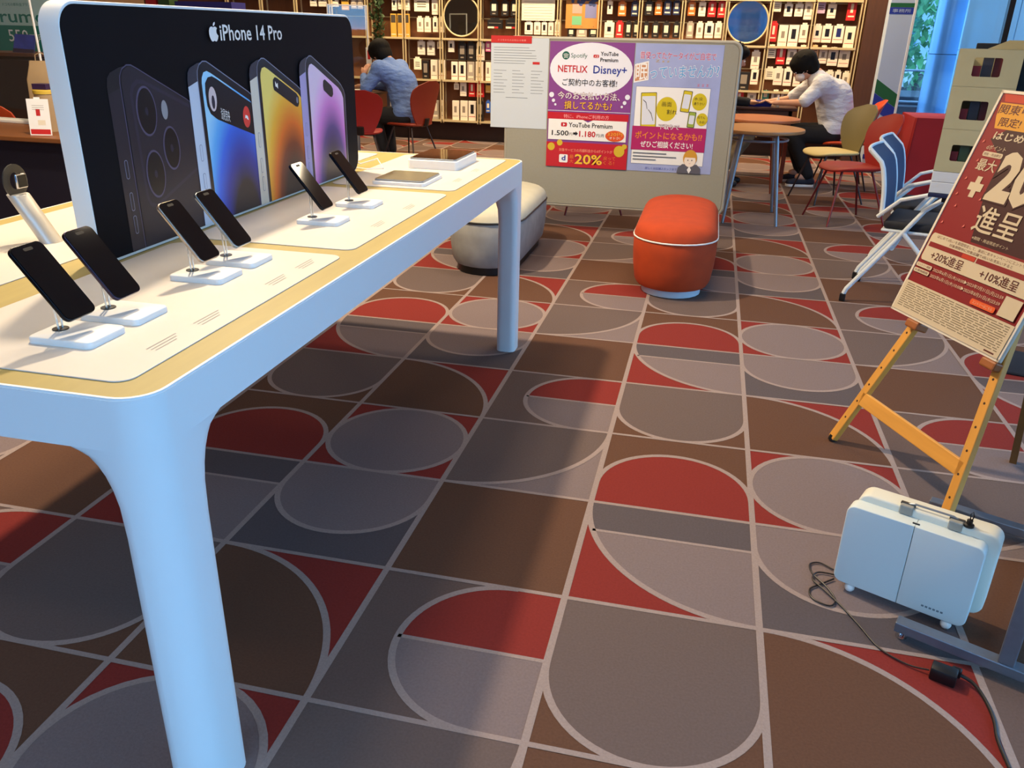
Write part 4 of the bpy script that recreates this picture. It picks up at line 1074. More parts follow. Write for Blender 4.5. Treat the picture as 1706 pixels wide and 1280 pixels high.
def person(label, J, shirt_m, pants_m, shoe_m, hands, short_sleeve=False, extra_hair=(), mask=False, hd=Vector((-1, 0, -.35)), sole=None, bulk=1.0, hs=1.12):
    """J holds joint positions; hd is the direction of the face"""
    t = thing('person', label, 'person', Matrix.Translation((J['hip'][0], J['hip'][1], 0)))
    O = Vector((J['hip'][0], J['hip'][1], 0)); P = {k: Vector(v) - O for k, v in J.items()}
    hd = Vector(hd).normalized(); side = hd.cross(Vector((0, 0, 1))).normalized(); upv = side.cross(hd).normalized(); hc = P['head']
    rotm = Matrix((side, hd, upv)).transposed().to_4x4()      # local y = face direction
    caps = [(P['hip'], P['chest'], .11, .115), (P['chest'], P['neck'], .10, .055), (P['neck'], hc - upv * .05, .055, .052)]
    for s in 'ab':
        caps += [(P['neck'] - Vector((0, 0, .05)), P['sh' + s], .06, .055), (P['sh' + s], P['el' + s], .046, .038), (P['el' + s], P['wr' + s], .037, .026),
                 (P['hp' + s], P['kn' + s], .078, .056), (P['kn' + s], P['an' + s], .052, .036), (P['an' + s], P['an' + s] + Vector(J['foot']) * .5, .036, .034)]
        wd = (P['wr' + s] - P['el' + s]).normalized()
        caps += hand_caps(P['wr' + s], hands[s][0], hands[s][1], hands[s][2])
    balls = [(hc + upv * .02, (.074, .092, .100), rotm), (hc - upv * .05 + hd * .03, (.055, .060, .055), rotm), (hc + hd * .098 - upv * .008, (.012, .018, .018), rotm),
             (hc + side * .076 - upv * .005, (.010, .018, .028), rotm), (hc - side * .076 - upv * .005, (.010, .018, .028), rotm)]
    organic('body', skin, t, caps, balls, .0075, 3)
    sh = [(P['hip'] + Vector((0, 0, .03)), P['chest'], .150 * bulk, .160 * bulk), (P['chest'], P['neck'] - Vector((0, 0, .045)), .150 * bulk, .092)]
    for s in 'ab':
        sh += [(P['neck'] - Vector((0, 0, .065)), P['sh' + s], .085, .078), (P['chest'], P['sh' + s], .125 * bulk, .088 * bulk)]
        e = P['sh' + s].lerp(P['el' + s], .88) if short_sleeve else P['el' + s]
        sh += [(P['sh' + s], e, .076, .066)]
        if not short_sleeve: sh += [(P['el' + s], P['wr' + s].lerp(P['el' + s], .12), .060, .044)]
        sh += [(P['hp' + s] + Vector((0, 0, .05)), P['hip'] + Vector((0, 0, .12)), .11, .12)]
    c = organic('shirt', shirt_m, t, sh, (), .013, 5)
    tr_ = []
    for s in 'ab': tr_ += [(P['hp' + s], P['kn' + s], .104, .078), (P['kn' + s], P['an' + s] + Vector((0, 0, .03)), .078, .062), (P['hip'], P['hp' + s], .11, .105)]
    organic('trousers', pants_m, t, tr_, (), .013, 4)
    f = Vector(J['foot'])
    for s in 'ab':
        a = P['an' + s]; g0 = Vector((a.x, a.y, .045))
        organic('shoe', shoe_m, t, [(g0 - f * .25, g0 + f * .55, .042, .038), (g0 + f * .55, g0 + f * 1.0 - Vector((0, 0, .008)), .040, .032), (g0 - f * .1, g0 - f * .1 + Vector((0, 0, .045)), .042, .04)], (), .011, 2)
        if sole:
            fx = f.normalized(); T = frame(g0 + f * .35 - Vector((0, 0, .0445)), fx, Vector((0, 0, 1)).cross(fx)); L = f.length
            G().prism([(x, y) for x, y in rrect(-L * .78, -.045, L * .82, .045, .042, 5)], 0, .022, .004).build('sole', sole, t, T=T, smooth=True)
    # hair: cap over skull with tufts
    hb = [(hc + upv * .055 - hd * .025, (.090 * hs, .102 * hs, .086 * hs), rotm), (hc - hd * .06 + upv * .0, (.084 * hs, .066 * hs, .088 * hs), rotm), (hc + upv * .088 + hd * .045, (.078, .060, .05), rotm)]
    hc_ = []
    random.seed(len(label))
    for k in range(26):
        a = random.uniform(0, 2 * pi); b = random.uniform(.1, 1.25)
        dv = (side * cos(a) * sin(b) + hd * sin(a) * sin(b) + upv * cos(b))
        if dv.dot(hd) > .75: continue
        p = hc + upv * .04 - hd * .015 + Vector((dv.x * .085, dv.y * .085, dv.z * .085)); hc_.append((p, p + (dv + upv * .3).normalized() * random.uniform(.015, .045) + side * random.uniform(-.02, .02), .02, .006))
    organic('hair', hair_m, t, hc_ + list(extra_hair), hb, .009, 1)
    for sgn in (-1, 1):
        e = hc + hd * .088 + side * .032 * sgn + upv * .018
        G().ball(e, .0095, seg=8, rings=6).build('eye', print_white, t, smooth=True); G().ball(e + hd * .006, .0055, seg=8, rings=6).build('pupil', print_black, t, smooth=True)
        G().tube([e + upv * .02 - side * .016 + hd * .003, e + upv * .024 + hd * .005, e + upv * .018 + side * .016 + hd * .003], .003, 5).build('eyebrow', hair_m, t)
    if mask:
        organic('face_mask', M('mask_white', (232, 224, 218), 0.7), t, [], [(hc + hd * .062 - upv * .045, (.062, .052, .052), rotm)], .009, 2)
        for sgn in (-1, 1): G().tube([hc + side * .055 * sgn + hd * .075 - upv * .03, hc + side * .079 * sgn + hd * .02 - upv * .01, hc + side * .082 * sgn - hd * .012 + upv * .012], .0022, 5).build('mask_loop', M('mask_white', (232, 224, 218), 0.7), t)
    else:
        m_ = hc + hd * .083 - upv * .058
        G().tube([m_ - side * .022 - hd * .004, m_ + hd * .002, m_ + side * .022 - hd * .004], .004, 6).build('mouth', M('lips', (160, 90, 84), 0.5), t)
    return t
white_tee = M('white_tshirt', (214, 216, 224), 0.9, noise=.03, scale=9, bump=1.0, stretch=(1, 1, 2.2)); blue_sh = M('blue_shirt', (98, 128, 186), 0.85, noise=.06, scale=9, bump=1.0, stretch=(1, 1, 2.2))
blk = M('black_trousers', (20, 19, 22), 0.9, noise=.1, scale=20)
person('man in white t-shirt and face mask bending over a table', dict(hip=(1.23, 8.98, .53), chest=(1.15, 8.97, .84), neck=(.965, 8.96, 1.055), head=(.83, 8.95, 1.10), sha=(1.0, 8.77, .965), shb=(.97, 9.16, .965),
    ela=(.845, 8.70, .80), elb=(.77, 9.22, .80), wra=(.64, 8.82, .785), wrb=(.57, 9.10, .775), hpa=(1.17, 8.88, .50), hpb=(1.17, 9.08, .50), kna=(.80, 8.84, .50), knb=(.80, 9.10, .50), ana=(1.0, 8.80, .09), anb=(.96, 9.10, .09), foot=(-.17, -.03, 0)),
    white_tee, blk, M('navy_sneaker', (26, 28, 44), 0.7), {'a': (Vector((-.9, .35, -.05)), Vector((-.2, .9, .2)), .5), 'b': (Vector((-.9, -.3, -.05)), Vector((-.2, -.9, .2)), .5)}, short_sleeve=True, mask=True, hd=(-.80, -.18, -.60), sole=white_pl, bulk=1.12, hs=1.30)
person('man in blue long sleeved shirt sitting with back to camera', dict(hip=(-3.19, 8.78, .52), chest=(-3.27, 8.80, .84), neck=(-3.42, 8.83, 1.06), head=(-3.53, 8.87, 1.105), sha=(-3.45, 8.64, .98), shb=(-3.36, 9.02, .98),
    ela=(-3.585, 8.58, .785), elb=(-3.60, 9.15, .785), wra=(-3.655, 8.70, .91), wrb=(-3.76, 9.00, .79), hpa=(-3.22, 8.68, .50), hpb=(-3.18, 8.88, .50), kna=(-3.56, 8.72, .50), knb=(-3.53, 9.0, .50), ana=(-3.46, 8.72, .09), anb=(-3.48, 8.98, .09), foot=(-.17, .04, 0)),
    blue_sh, blk, M('black_shoe', (16, 15, 16), 0.5), {'a': (Vector((.25, .35, .9)), Vector((-.9, .3, .1)), .8), 'b': (Vector((-.9, -.35, -.05)), Vector((-.2, -.9, .2)), .5)}, hd=(-.78, .35, -.50), bulk=1.08, hs=1.28)
person('dark haired person in black mostly hidden behind the partition', dict(hip=(-.02, 8.62, .52), chest=(.02, 8.64, .84), neck=(.10, 8.66, 1.05), head=(.165, 8.68, 1.17), sha=(.05, 8.46, .98), shb=(.05, 8.84, .98),
    ela=(.10, 8.42, .76), elb=(.18, 8.95, .77), wra=(.28, 8.55, .62), wrb=(.36, 8.90, .775), hpa=(.0, 8.52, .50), hpb=(.0, 8.72, .50), kna=(.36, 8.50, .50), knb=(.36, 8.74, .50), ana=(.12, 8.47, .09), anb=(.16, 8.72, .09), foot=(.17, 0, 0)),
    M('dark_top_cloth', (22, 20, 24), 0.9), M('camo_trousers', (120, 104, 76), 0.9, noise=.55, scale=16), M('black_shoe', (16, 15, 16), 0.5), {'a': (Vector((.9, .1, -.3)), Vector((.1, .9, .2)), .4), 'b': (Vector((.9, -.3, -.05)), Vector((.2, -.9, .2)), .5)}, hd=(.88, .05, -.35))
# desk of the man in blue with clear screen
dk = thing('desk', 'brown desk before the man in blue shirt', 'desk', at(-4.08, 8.95))
G().rbox(-.42, -.55, .70, .50, .55, .73, .006).build('desk_top', brown_wood, dk)
for a in (-.36, .42):
    for b in (-.48, .48): G().rbox(a - .02, b - .02, 0, a + .02, b + .02, .70, .004).build('leg', alu, dk)
ac = thing('clear_screen', 'clear acrylic screen with pale edges standing on the desk', 'screen', frame((-4.05, 8.75, .73), (.80, .60, 0), (0, 0, 1)))
G().box(0, .02, -.0025, .42, .86, .0025).build('sheet', clear_mat('acrylic', (.94, .96, .95), .06), ac)
for a in (0, .42): G().rbox(a - .006, .0, -.006, a + .006, .86, .006, .002).build('edge', white_pl, ac)
G().rbox(-.006, .855, -.006, .426, .867, .006, .002).build('edge', white_pl, ac)
G().rbox(.0, 0, -.05, .42, .02, .05, .004).build('foot', white_pl, ac)
cs = thing('card_sign', 'small white and red card hung on the clear screen', 'card', frame((-3.73, 8.975, 1.00), (.80, .60, 0), (0, 0, 1)))
G().box(0, 0, .0, .06, .18, .003).build('card', print_white, cs); G().box(.015, .06, .003, .045, .15, .004).build('red_panel', MATS['tab_red'], cs)

# ------------------------------------------------------------------ easel with red campaign poster
EA = rad(-66); TAU = rad(18)
et = Vector((cos(EA), sin(EA), 0)); eb = Vector((-sin(EA), cos(EA), 0)); eu = Vector((0, 0, 1)) * cos(TAU) + eb * sin(TAU)
TE = frame((.547, 2.920, 0), et, eu)      # local x along the foot line, y up the sloping front, z towards the viewer
easel = thing('easel', 'wooden tripod easel holding the red campaign poster', 'easel', TE)
pine = M('pine', (214, 150, 62), 0.5, noise=0.10, scale=6, stretch=(5, .6, 5)); hole = M('peg_hole', (60, 34, 14), 0.8)
def leg_bar(x0, y0, x1, y1, w=.034, d=.022, name='leg'):
    dv = Vector((x1 - x0, y1 - y0)); L = dv.length; T = Matrix.Translation((x0, y0, 0)) @ Matrix.Rotation(math.atan2(dv.y, dv.x) - pi / 2, 4, 'Z')
    o = G().rbox(-w / 2, 0, -d - .006, w / 2, L, -.006, .003).build(name, pine, easel, T=T)
    if name == 'leg':
        for k in range(12):
            G().prism(circ(0, .10 + k * .075, .0042, 8), -.0062, -.0056).build('peg_hole', hole, o)
    return o
leg_bar(.012, .018, .285, 1.30); leg_bar(.622, .018, .35, 1.30)
leg_bar(.055, .205, .585, .205, .05, .018, 'crossbar'); leg_bar(.16, .86, .48, .86, .04, .018, 'crossbar')
G().rbox(.235, 1.27, -.03, .40, 1.42, -.004, .012).build('head_block', pine, easel)
for x in (.14, .50):
    G().rbox(x - .03, .505, -.028, x + .03, .533, .022, .006).build('ledge_peg', M('peg_brown', (150, 86, 40), 0.5), easel)
for x, y in ((.010, .009), (.625, .009)): G().cyl((x, y, -.017), (x, y + .02, -.017), .014, seg=10).build('foot_cap', black_pl, easel)
# rear leg and chain, given in world coordinates through the easel's frame
inv = TE.inverted()
a = inv @ (Vector((.547, 2.92, 0)) + et * .317 + eu * 1.33 + eb * .02); b = inv @ Vector((1.185, 2.915, 0.0))
G().tube([a, b], .016, 4).build('rear_leg', M('pine_dark', (120, 76, 30), 0.5, noise=.1, scale=6), easel)
hook_a = a + Vector((.02, .02, .02))
for k in range(5):
    mid = inv @ Vector((1.02, 2.86 - .004 * k, 1.285 - k * .03)); d_ = Vector((0, 1, 0)); o_ = Vector((1, 0, 0)) if k % 2 else Vector((0, 0, 1))
    G().tube([mid + d_ * .018 * cos(t_) + o_ * .007 * sin(t_) for t_ in [2 * pi * i / 8 for i in range(8)]], .002, 4, closed=True).build('chain_link', chrome, easel)
# poster board
PW, PH = .521, .762
po = thing('campaign_poster', 'red campaign poster board in a pale frame leaning on the easel', 'poster', TE @ Matrix.Translation((.007, .534, .0)))
G().rbox(0, 0, 0, PW, PH, .012, .002, 1).build('board', M('poster_edge', (206, 196, 178), 0.45), po)
deep = C_('deep_red', (126, 20, 24)); dk2 = C_('dark_red', (56, 14, 15)); crm = M('ink_cream', (198, 180, 150), 0.4); brn = C_('ink_brown', (84, 30, 22))
lz[0] = .0122
def e_(poly, m, nm='print'): return pp(po, poly, m, PW, PH, nm)
def t_(s, x0, y0, x1, y1, m, out=None, **k): return pt(po, s, x0, y0, x1, y1, m, out, PW, PH, **k)
e_([(.015, .01), (.985, .01), (.985, .99), (.015, .99)], deep)
e_([(.36, .385), (.985, .385), (.985, .90), (.30, .90), (.10, .80), (.27, .72), (.27, .60)], dk2)
e_([(.06, .955), (.985, .955), (.985, .99), (.03, .99)], C_('orange_red', (178, 50, 24)))
yb = C_('gold_band', (206, 144, 40))
e_([(.085, .845), (.60, .845), (.66, .895), (.66, .950), (.035, .950), (.05, .895)], yb)
t_('関東甲信越', .05, .905, .50, .945, brn, bold=.012); t_('限定!', .10, .855, .275, .893, brn, bold=.012)
t_('はじめてd払い', .115, .800, .66, .835, crm, bold=.02)
t_('dポイント', .105, .757, .265, .777, crm); e_(rrect(.10, .728, .265, .749, .009), crm); t_('期間・用途限定', .11, .732, .255, .744, brn)
t_('最大', .10, .668, .262, .718, crm, bold=.008)
t_('+', .122, .555, .238, .645, crm, bold=.07); t_('20%', .285, .556, .86, .768, crm, dk2, bold=.05)
t_('進呈', .310, .430, .66, .540, crm, bold=.008); t_('※期間・用途限定ポイント', .36, .398, .66, .412, crm)
for (x, y) in ((.08, .70), (.06, .62), (.05, .55), (.09, .50), (.05, .78), (.26, .55), (.05, .42), (.24, .43)): e_([(x, y), (x + .018, y + .004), (x + .012, y + .014)], C_('confetti', (214, 110, 96)))
e_(rrect(.035, .250, .975, .375, .02), crm)
t_('はじめてd払いを期間限定して、事前に本キャンペーンにエントリーのうえ', .09, .356, .94, .370, brn); t_('対象期間中に対象店舗でd払いお支払いすると', .22, .339, .76, .352, brn)
e_([(.05, .313), (.478, .313), (.478, .334), (.05, .334)], deep); e_([(.36, .315), (.472, .315), (.472, .332), (.36, .332)], C_('orange_red', (178, 50, 24))); e_([(.488, .313), (.96, .313), (.96, .334), (.488, .334)], deep)
t_('+20%進呈', .115, .262, .41, .304, brn, bold=.008); t_('+10%進呈', .56, .262, .865, .304, brn, bold=.008)
for y in (.218, .192): e_(rrect(.03, y, .178, y + .018, .008), crm)
t_('エントリー期間', .042, .222, .166, .232, brn); t_('お買物期間', .042, .196, .166, .206, brn)
t_('2023年6月1日(木)10:00▶2023年7月31日(月)23:59', .195, .217, .81, .236, crm); t_('2023年6月1日(木)10:00▶2023年8月31日(木)23:59', .195, .190, .81, .209, crm)
e_(rrect(.60, .158, .80, .182, .01), C_('orange', (214, 84, 30))); t_('エントリーはこちら', .62, .164, .78, .176, crm)
e_([(.825, .16), (.955, .16), (.955, .24), (.825, .24)], crm)
e_([(.015, .01), (.985, .01), (.985, .147), (.015, .147)], crm)
lz[0] += .0002
g = G(); random.seed(9)
for r in range(12):
    y = .134 - r * .0092; x = .045
    while x < .955:
        L = random.uniform(.03, .12)
        g.rect(x * PW, y * PH, min(.96, x + L) * PW, (y + .0035) * PH, lz[0])
        x += L + .012
tag(g.build('fine_print', M('fine_print_brown', (110, 96, 72), 0.6), po), kind='stuff')
G().rect(.87 * PW, .018 * PH, .95 * PW, .024 * PH, lz[0] + .0001).build('print_mark', brn, po)
for (x0, y0, x1, y1) in ((0, 0, 1, .012), (0, .988, 1, 1), (0, 0, .018, 1), (.982, 0, 1, 1)):
    G().box(x0 * PW, y0 * PH, .0122, x1 * PW, y1 * PH, .0155).build('frame_strip', M('pale_frame', (216, 204, 184), 0.35), po)

# ------------------------------------------------------------------ white case, cable and adapter
CA = -24.5
ct = thing('white_case', 'white folding case with handle standing on the floor by the easel', 'case', at(.459, 1.991, 0, CA))
cw, ch = .326, .235
lacq = M('case_white', (214, 222, 218), 0.4); 
for k, (x0, x1) in enumerate(((0, .163), (.164, cw))):
    T = frame((0, 0, .026), (1, 0, 0), (0, 0, 1))
    p = rrect(x0, 0, x1, ch, .002, 2)
    rad_c = .022
    if k == 0: p = [(x1, 0), (x1, ch)] + arc(x0 + rad_c, ch - rad_c, rad_c, 90, 180, 6) + arc(x0 + rad_c, rad_c, rad_c, 180, 270, 6)
    else: p = arc(x1 - rad_c, rad_c, rad_c, -90, 0, 6) + arc(x1 - rad_c, ch - rad_c, rad_c, 0, 90, 6) + [(x0, ch), (x0, 0)]
    G().prism(dedupe(p), -.045, 0, .003).build('front_panel', lacq, ct, T=T, smooth=True)
T = frame((.012, .045, .046), (1, 0, 0), (0, 0, 1))
G().prism(rrect(0, 0, cw + .012, ch, .03, 6), -.062, 0, .006, bb=.006).build('rear_shell', M('case_cream', (224, 222, 206), 0.4), ct, T=T, smooth=True)
hb = M('handle_dark', (60, 54, 46), 0.4)
for x in (.13, .245): G().rbox(x - .016, .040, .262, x + .016, .056, .287, .003).build('handle_mount', M('mount_grey', (150, 150, 142), 0.4), ct); G().rbox(x - .018, .054, .282, x + .018, .064, .289, .002).build('mount_clip', hb, ct)
G().tube([(.13, .058, .286), (.145, .058, .291), (.235, .058, .291), (.248, .058, .286)], .003, 6).build('handle', alu, ct)
G().lathe([(.012, 0), (.012, .006), (.007, .008), (.007, .018), (.004, .019)], 14, Matrix.Translation((.272, .052, .281))).build('power_knob', black_pl, ct, smooth=True)
G().tube([(.272, .052, .298), (.270, .053, .315), (.274, .054, .322), (.278, .053, .312), (.276, .052, .298)], .0014, 5).build('wire_loop', black_pl, ct)
G().rbox(.155, .012, .260, .172, .018, .263, .001).build('latch', black_pl, ct)
for x in (.045, .285): G().ball((x, .012, .0135), .0135, seg=12, rings=8).build('foot', white_pl, ct, smooth=True)
for x in (.06, .29): G().rbox(x - .012, .075, 0, x + .012, .10, .047, .004).build('rear_foot', white_pl, ct)
for k in range(6): G().box(.222 + k * .009, -.0008, .046, .228 + k * .009, 0, .051).build('logo_stroke', M('logo_grey', (104, 116, 120), 0.5), ct)
wire = M('black_wire', (22, 18, 18), 0.45)
cab = [(.47, 2.02, .006), (.43, 1.985, .005), (.40, 1.955, .005), (.405, 1.915, .005), (.445, 1.895, .005), (.462, 1.925, .006), (.445, 1.975, .008), (.415, 2.03, .006), (.412, 2.075, .005), (.44, 2.09, .005), (.475, 2.065, .006)]
def smooth_path(p, n=6):
    out = []; p = [Vector(a) for a in p]
    for i in range(len(p) - 1):
        p0, p1, p2, p3 = p[max(0, i - 1)], p[i], p[i + 1], p[min(len(p) - 1, i + 2)]
        for k in range(n):
            t = k / n; out.append(.5 * ((2 * p1) + (p2 - p0) * t + (2 * p0 - 5 * p1 + 4 * p2 - p3) * t * t + (3 * p1 - p0 - 3 * p2 + p3) * t ** 3))
    return out + [p[-1]]
cab2 = [(.475, 2.04, .006), (.43, 2.04, .006), (.412, 2.0, .008), (.44, 1.955, .008), (.475, 1.90, .006), (.51, 1.83, .005), (.545, 1.755, .005), (.60, 1.712, .005), (.645, 1.696, .012)]
c_o = thing('power_cable', 'thin black power cable looping on the carpet left of the white case', 'cable', at(.45, 1.95))
TC = at(.45, 1.95).inverted()
G().tube([TC @ p for p in smooth_path(cab)], .0024, 6).build('cable_loop', wire, c_o, smooth=True); G().tube([TC @ p for p in smooth_path(cab2)], .0024, 6).build('cable_run', wire, c_o, smooth=True)
ad = thing('power_adapter', 'black power adapter block lying on the carpet under the steel stand', 'adapter', at(.672, 1.682, 0, -22))
G().rbox(-.028, -.016, 0, .028, .020, .034, .004).build('block', black_pl, ad, smooth=True); G().rbox(.012, .016, .008, .034, .032, .03, .003).build('plug', black_pl, ad)
G().tube(smooth_path([(.028, .022, .018), (.06, .012, .016), (.09, -.02, .010), (.115, -.07, .006), (.13, -.13, .005), (.16, -.2, .005)]), .0042, 8).build('mains_lead', wire, ad, smooth=True)

# ------------------------------------------------------------------ steel stand at the right edge
rk = thing('steel_stand', 'grey steel sign stand with floor bars at the right edge', 'stand', at(.59, 1.825, 0, -24.5))
blu_st = M('blue_steel', (118, 124, 134), 0.38, 0.6, noise=.06, scale=50)
G().rbox(0, -.018, .022, .62, .018, .05, .003).build('floor_bar', blu_st, rk)
G().rbox(-.072, .664, .022, .62, .70, .05, .003).build('floor_bar', blu_st, rk)
G().rbox(.225, .018, .024, .26, .664, .048, .003).build('cross_bar', blu_st, rk)
for y in (0, .682):
    G().rbox(.225, y - .016, .05, .26, y + .016, 1.25, .003).build('upright', blu_st, rk)
for x, y in ((.018, 0), (.60, 0), (-.05, .682), (.60, .682)): G().lathe([(.012, 0), (.014, .004), (.010, .02), (.008, .024)], 12, Matrix.Translation((x, y, 0))).build('levelling_foot', chrome, rk, smooth=True)
G().rbox(.262, .016, .30, .27, .666, 1.22, .002).build('sign_sheet', M('white_sheet_daylit_blue', (96, 120, 168), 0.5), rk)  # white sheet, the blue of the daylight is put into its colour

# ------------------------------------------------------------------ stacked pamphlet boxes
TWX, TWY = 1.0, 3.95
tower = thing('pamphlet_tower', 'stack of beige pamphlet boxes with square windows over two white boxes', 'display', at(.965, 3.95, 0, -17))
bei = M('beige_card', (186, 174, 132), 0.7, noise=.04, scale=12); whc = M('white_card', (216, 216, 214), 0.6)
tw, td = .235, .16
boxes = [(.765, .813, whc, 0), (.813, .858, whc, 0), (.858, 1.035, bei, 1), (1.035, 1.205, bei, 1), (1.205, 1.350, bei, 1)]
win = [None, None, (.052, .150, .905, .972), (.052, .150, 1.075, 1.150), (.062, .165, 1.245, 1.318)]
inside = M('box_inside', (70, 60, 48), 0.8)
for (z0, z1, m, hole_), wn in zip(boxes, win):
    if not hole_:
        G().rbox(.0, 0, z0, tw, td, z1 - .001, .002, 1).build('box', m, tower)
    else:
        x0, x1, a0, a1 = wn; g = G()
        po_ = rrect(0, z0 + .0005, tw, z1 - .0005, .001, 5); pi_ = rrect(x0, a0, x1, a1, .008, 5)
        for y, flip in ((0.0, 0), (.003, 1)):
            n = len(po_); g.add([(x, y, z) for x, z in po_] + [(x, y, z) for x, z in pi_], [((i, (i + 1) % n, n + (i + 1) % n, n + i) if not flip else (n + i, n + (i + 1) % n, (i + 1) % n, i)) for i in range(n)])
        n = len(pi_); g.add([(x, 0, z) for x, z in pi_] + [(x, .003, z) for x, z in pi_], [(i, (i + 1) % n, n + (i + 1) % n, n + i) for i in range(n)])
        g.build('front', m, tower)
        g = G().box(0, .003, z0, .003, td, z1 - .0005).box(tw - .003, .003, z0, tw, td, z1 - .0005).box(.003, td - .003, z0, tw - .003, td, z1 - .0005).box(.003, .003, z0, tw - .003, td - .003, z0 + .003)
        g.build('box', m, tower)
        cols = [(150, 30, 34), (60, 60, 70), (110, 40, 40)] if z0 > 1.03 else [(150, 30, 30), (96, 110, 70), (110, 100, 90)]
        for k, c3 in enumerate(cols):
            G().box(x0 - .01 + k * (x1 - x0 + .02) / 3, .030 + .012 * k, z0 + .004, x0 - .012 + (k + 1) * (x1 - x0 + .02) / 3, .034 + .012 * k, a0 + (a1 - a0) * (1.2 if k else .55)).build('pamphlet', M('pamphlet_%d_%d' % (c3[0], c3[1]), c3, .5), tower)
g = G().box(.11, .01, 1.350, tw - .002, .013, 1.354); g.add([(.10, .0, 1.351), (tw, .0, 1.351), (tw, .05, 1.385), (.17, .05, 1.385)], [(0, 1, 2, 3), (3, 2, 1, 0)]); g.build('lid_flap', bei, tower)
ps = thing('display_stand', 'black display panel stand with ledge carrying the pamphlet boxes', 'stand', at(.965, 3.95, 0, -17))
drk = M('pedestal_dark', (12, 13, 20), 0.6)
G().rbox(.0, -.004, .747, .9, .17, .764, .003).build('ledge', M('ledge_navy', (24, 30, 66), .5), ps)
G().rbox(.05, .172, .70, .98, .20, 1.372, .004).build('panel', drk, ps)
G().rbox(.62, .165, .012, .70, .215, .74, .004).build('column', drk, ps); G().rbox(.45, .02, 0, .90, .36, .013, .004).build('foot_plate', drk, ps)

# ------------------------------------------------------------------ pillar sign, red cloth table and panels near the window
ban = thing('pillar_sign', 'tall white and blue pillar sign with green and blue slanting bands', 'sign', at(1.688, 10.0))
wb = M('banner_pale_blue', (176, 196, 226), 0.5)
G().rbox(0, 0, 0, .262, .16, 2.15, .006, 1).build('body', wb, ban)
T = frame((0, -.0012, 0), (1, 0, 0), (0, 0, 1)); bgr = M('banner_green', (24, 96, 50), 0.5); bbl = M('banner_blue', (28, 50, 160), 0.5)
def bq(p, m): G().poly(p, 0, T).build('printed_band', m, ban)
bq([(0.002, .845), (.235, .70), (.235, .835), (.002, .985)], bgr); bq([(.002, .685), (.235, .545), (.235, .698), (.002, .843)], bbl)
bq([(.002, 1.685), (.235, 1.685), (.235, 1.725), (.002, 1.725)], bgr); bq([(.002, 1.62), (.235, 1.62), (.235, 1.683), (.002, 1.683)], bbl)
for k in range(3): bq([(.002, .47 - k * .075), (.235, .33 - k * .075), (.235, .355 - k * .075), (.002, .495 - k * .075)], bbl)
G().box(.002, -.001, .15, .235, 0, .20).build('printed_band', bbl, ban)
text(ban, '事務所', .03, 1.635, .21, 1.67, wb, 0).matrix_local = frame((0, -.0018, 0), (1, 0, 0), (0, 0, 1))
G().rbox(.236, -.004, .0, .262, 0.001, 2.15, .002, 1).build('edge_strip', M('strip_white', (224, 230, 236), 0.4), ban)

rc = thing('red_cloth_table', 'table draped to the floor in a red cloth near the window', 'table', at(2.14, 8.55))
red_c = M('red_cloth', (156, 16, 22), 0.75, noise=.08, scale=6)
top = rrect(-.36, -.30, .36, .30, .02, 4); N_ = len(top); rings = []
for z, s in ((.742, .985), (.740, 1.0), (.70, 1.01), (.45, 1.05), (.2, 1.10), (.012, 1.14)):
    rings.append([(x * s + (1 - z) * .012 * sin(k * 1.9), y * s + (1 - z) * .012 * cos(k * 2.3), z) for k, (x, y) in enumerate(top)])
G().loft(rings[::-1]).build('cloth', red_c, rc, smooth=True)
G().poly([(-.10, -.27), (.30, -.27), (.30, -.05), (-.06, -.05)], .7435).build('printed_sheet', M('red_print', (226, 130, 110), 0.5), rc)
for sx in (-.28, .28):
    for sy in (-.22, .22): G().cyl((sx, sy, 0), (sx, sy, .735), .014, seg=8).build('leg', alu, rc)

# ------------------------------------------------------------------ left counter and its things
cn = thing('service_counter', 'long service counter with brown wooden top and dark navy front at far left', 'counter', at(-5.1, 4.80))
G().rbox(-2.6, -.42, .69, 1.9, .42, .72, .005).build('counter_top', M('counter_wood', (120, 72, 36), 0.45, noise=.15, scale=5, stretch=(.6, 5, 5)), cn)
G().box(-2.55, -.36, 0, 1.85, -.33, .69).build('front_panel', M('counter_navy', (20, 20, 34), 0.5), cn)
for x in (-2.5, 1.8): G().box(x - .02, -.33, 0, x + .02, .36, .69).build('side_panel', MATS['counter_navy'], cn)
cd_ = thing('price_card', 'white upright card with red foot strip on the wooden counter', 'card', frame((-4.115, 4.47, .72), (.94, .30, 0), (-.02, .12, .99)))
G().box(0, 0, 0, .13, .215, .004).build('card', print_white, cd_)
G().rect(.006, .006, .124, .036, .0044).build('red_strip', MATS['tab_red'], cd_); G().rect(.05, .115, .075, .155, .0044).build('picture', pic_r, cd_)
for k in range(3): G().rect(.03, .175 - .012 * k, .10, .177 - .012 * k, .0044).build('print_line', pic_g, cd_)
G().rect(.055, .06, .10, .09, .0044).build('picture', pic_w, cd_)
G().box(.045, .21, -.002, .08, .225, .002).build('hang_tab', print_white, cd_)
G().box(.02, 0, -.06, .11, .006, .0).build('stand_foot', print_white, cd_)
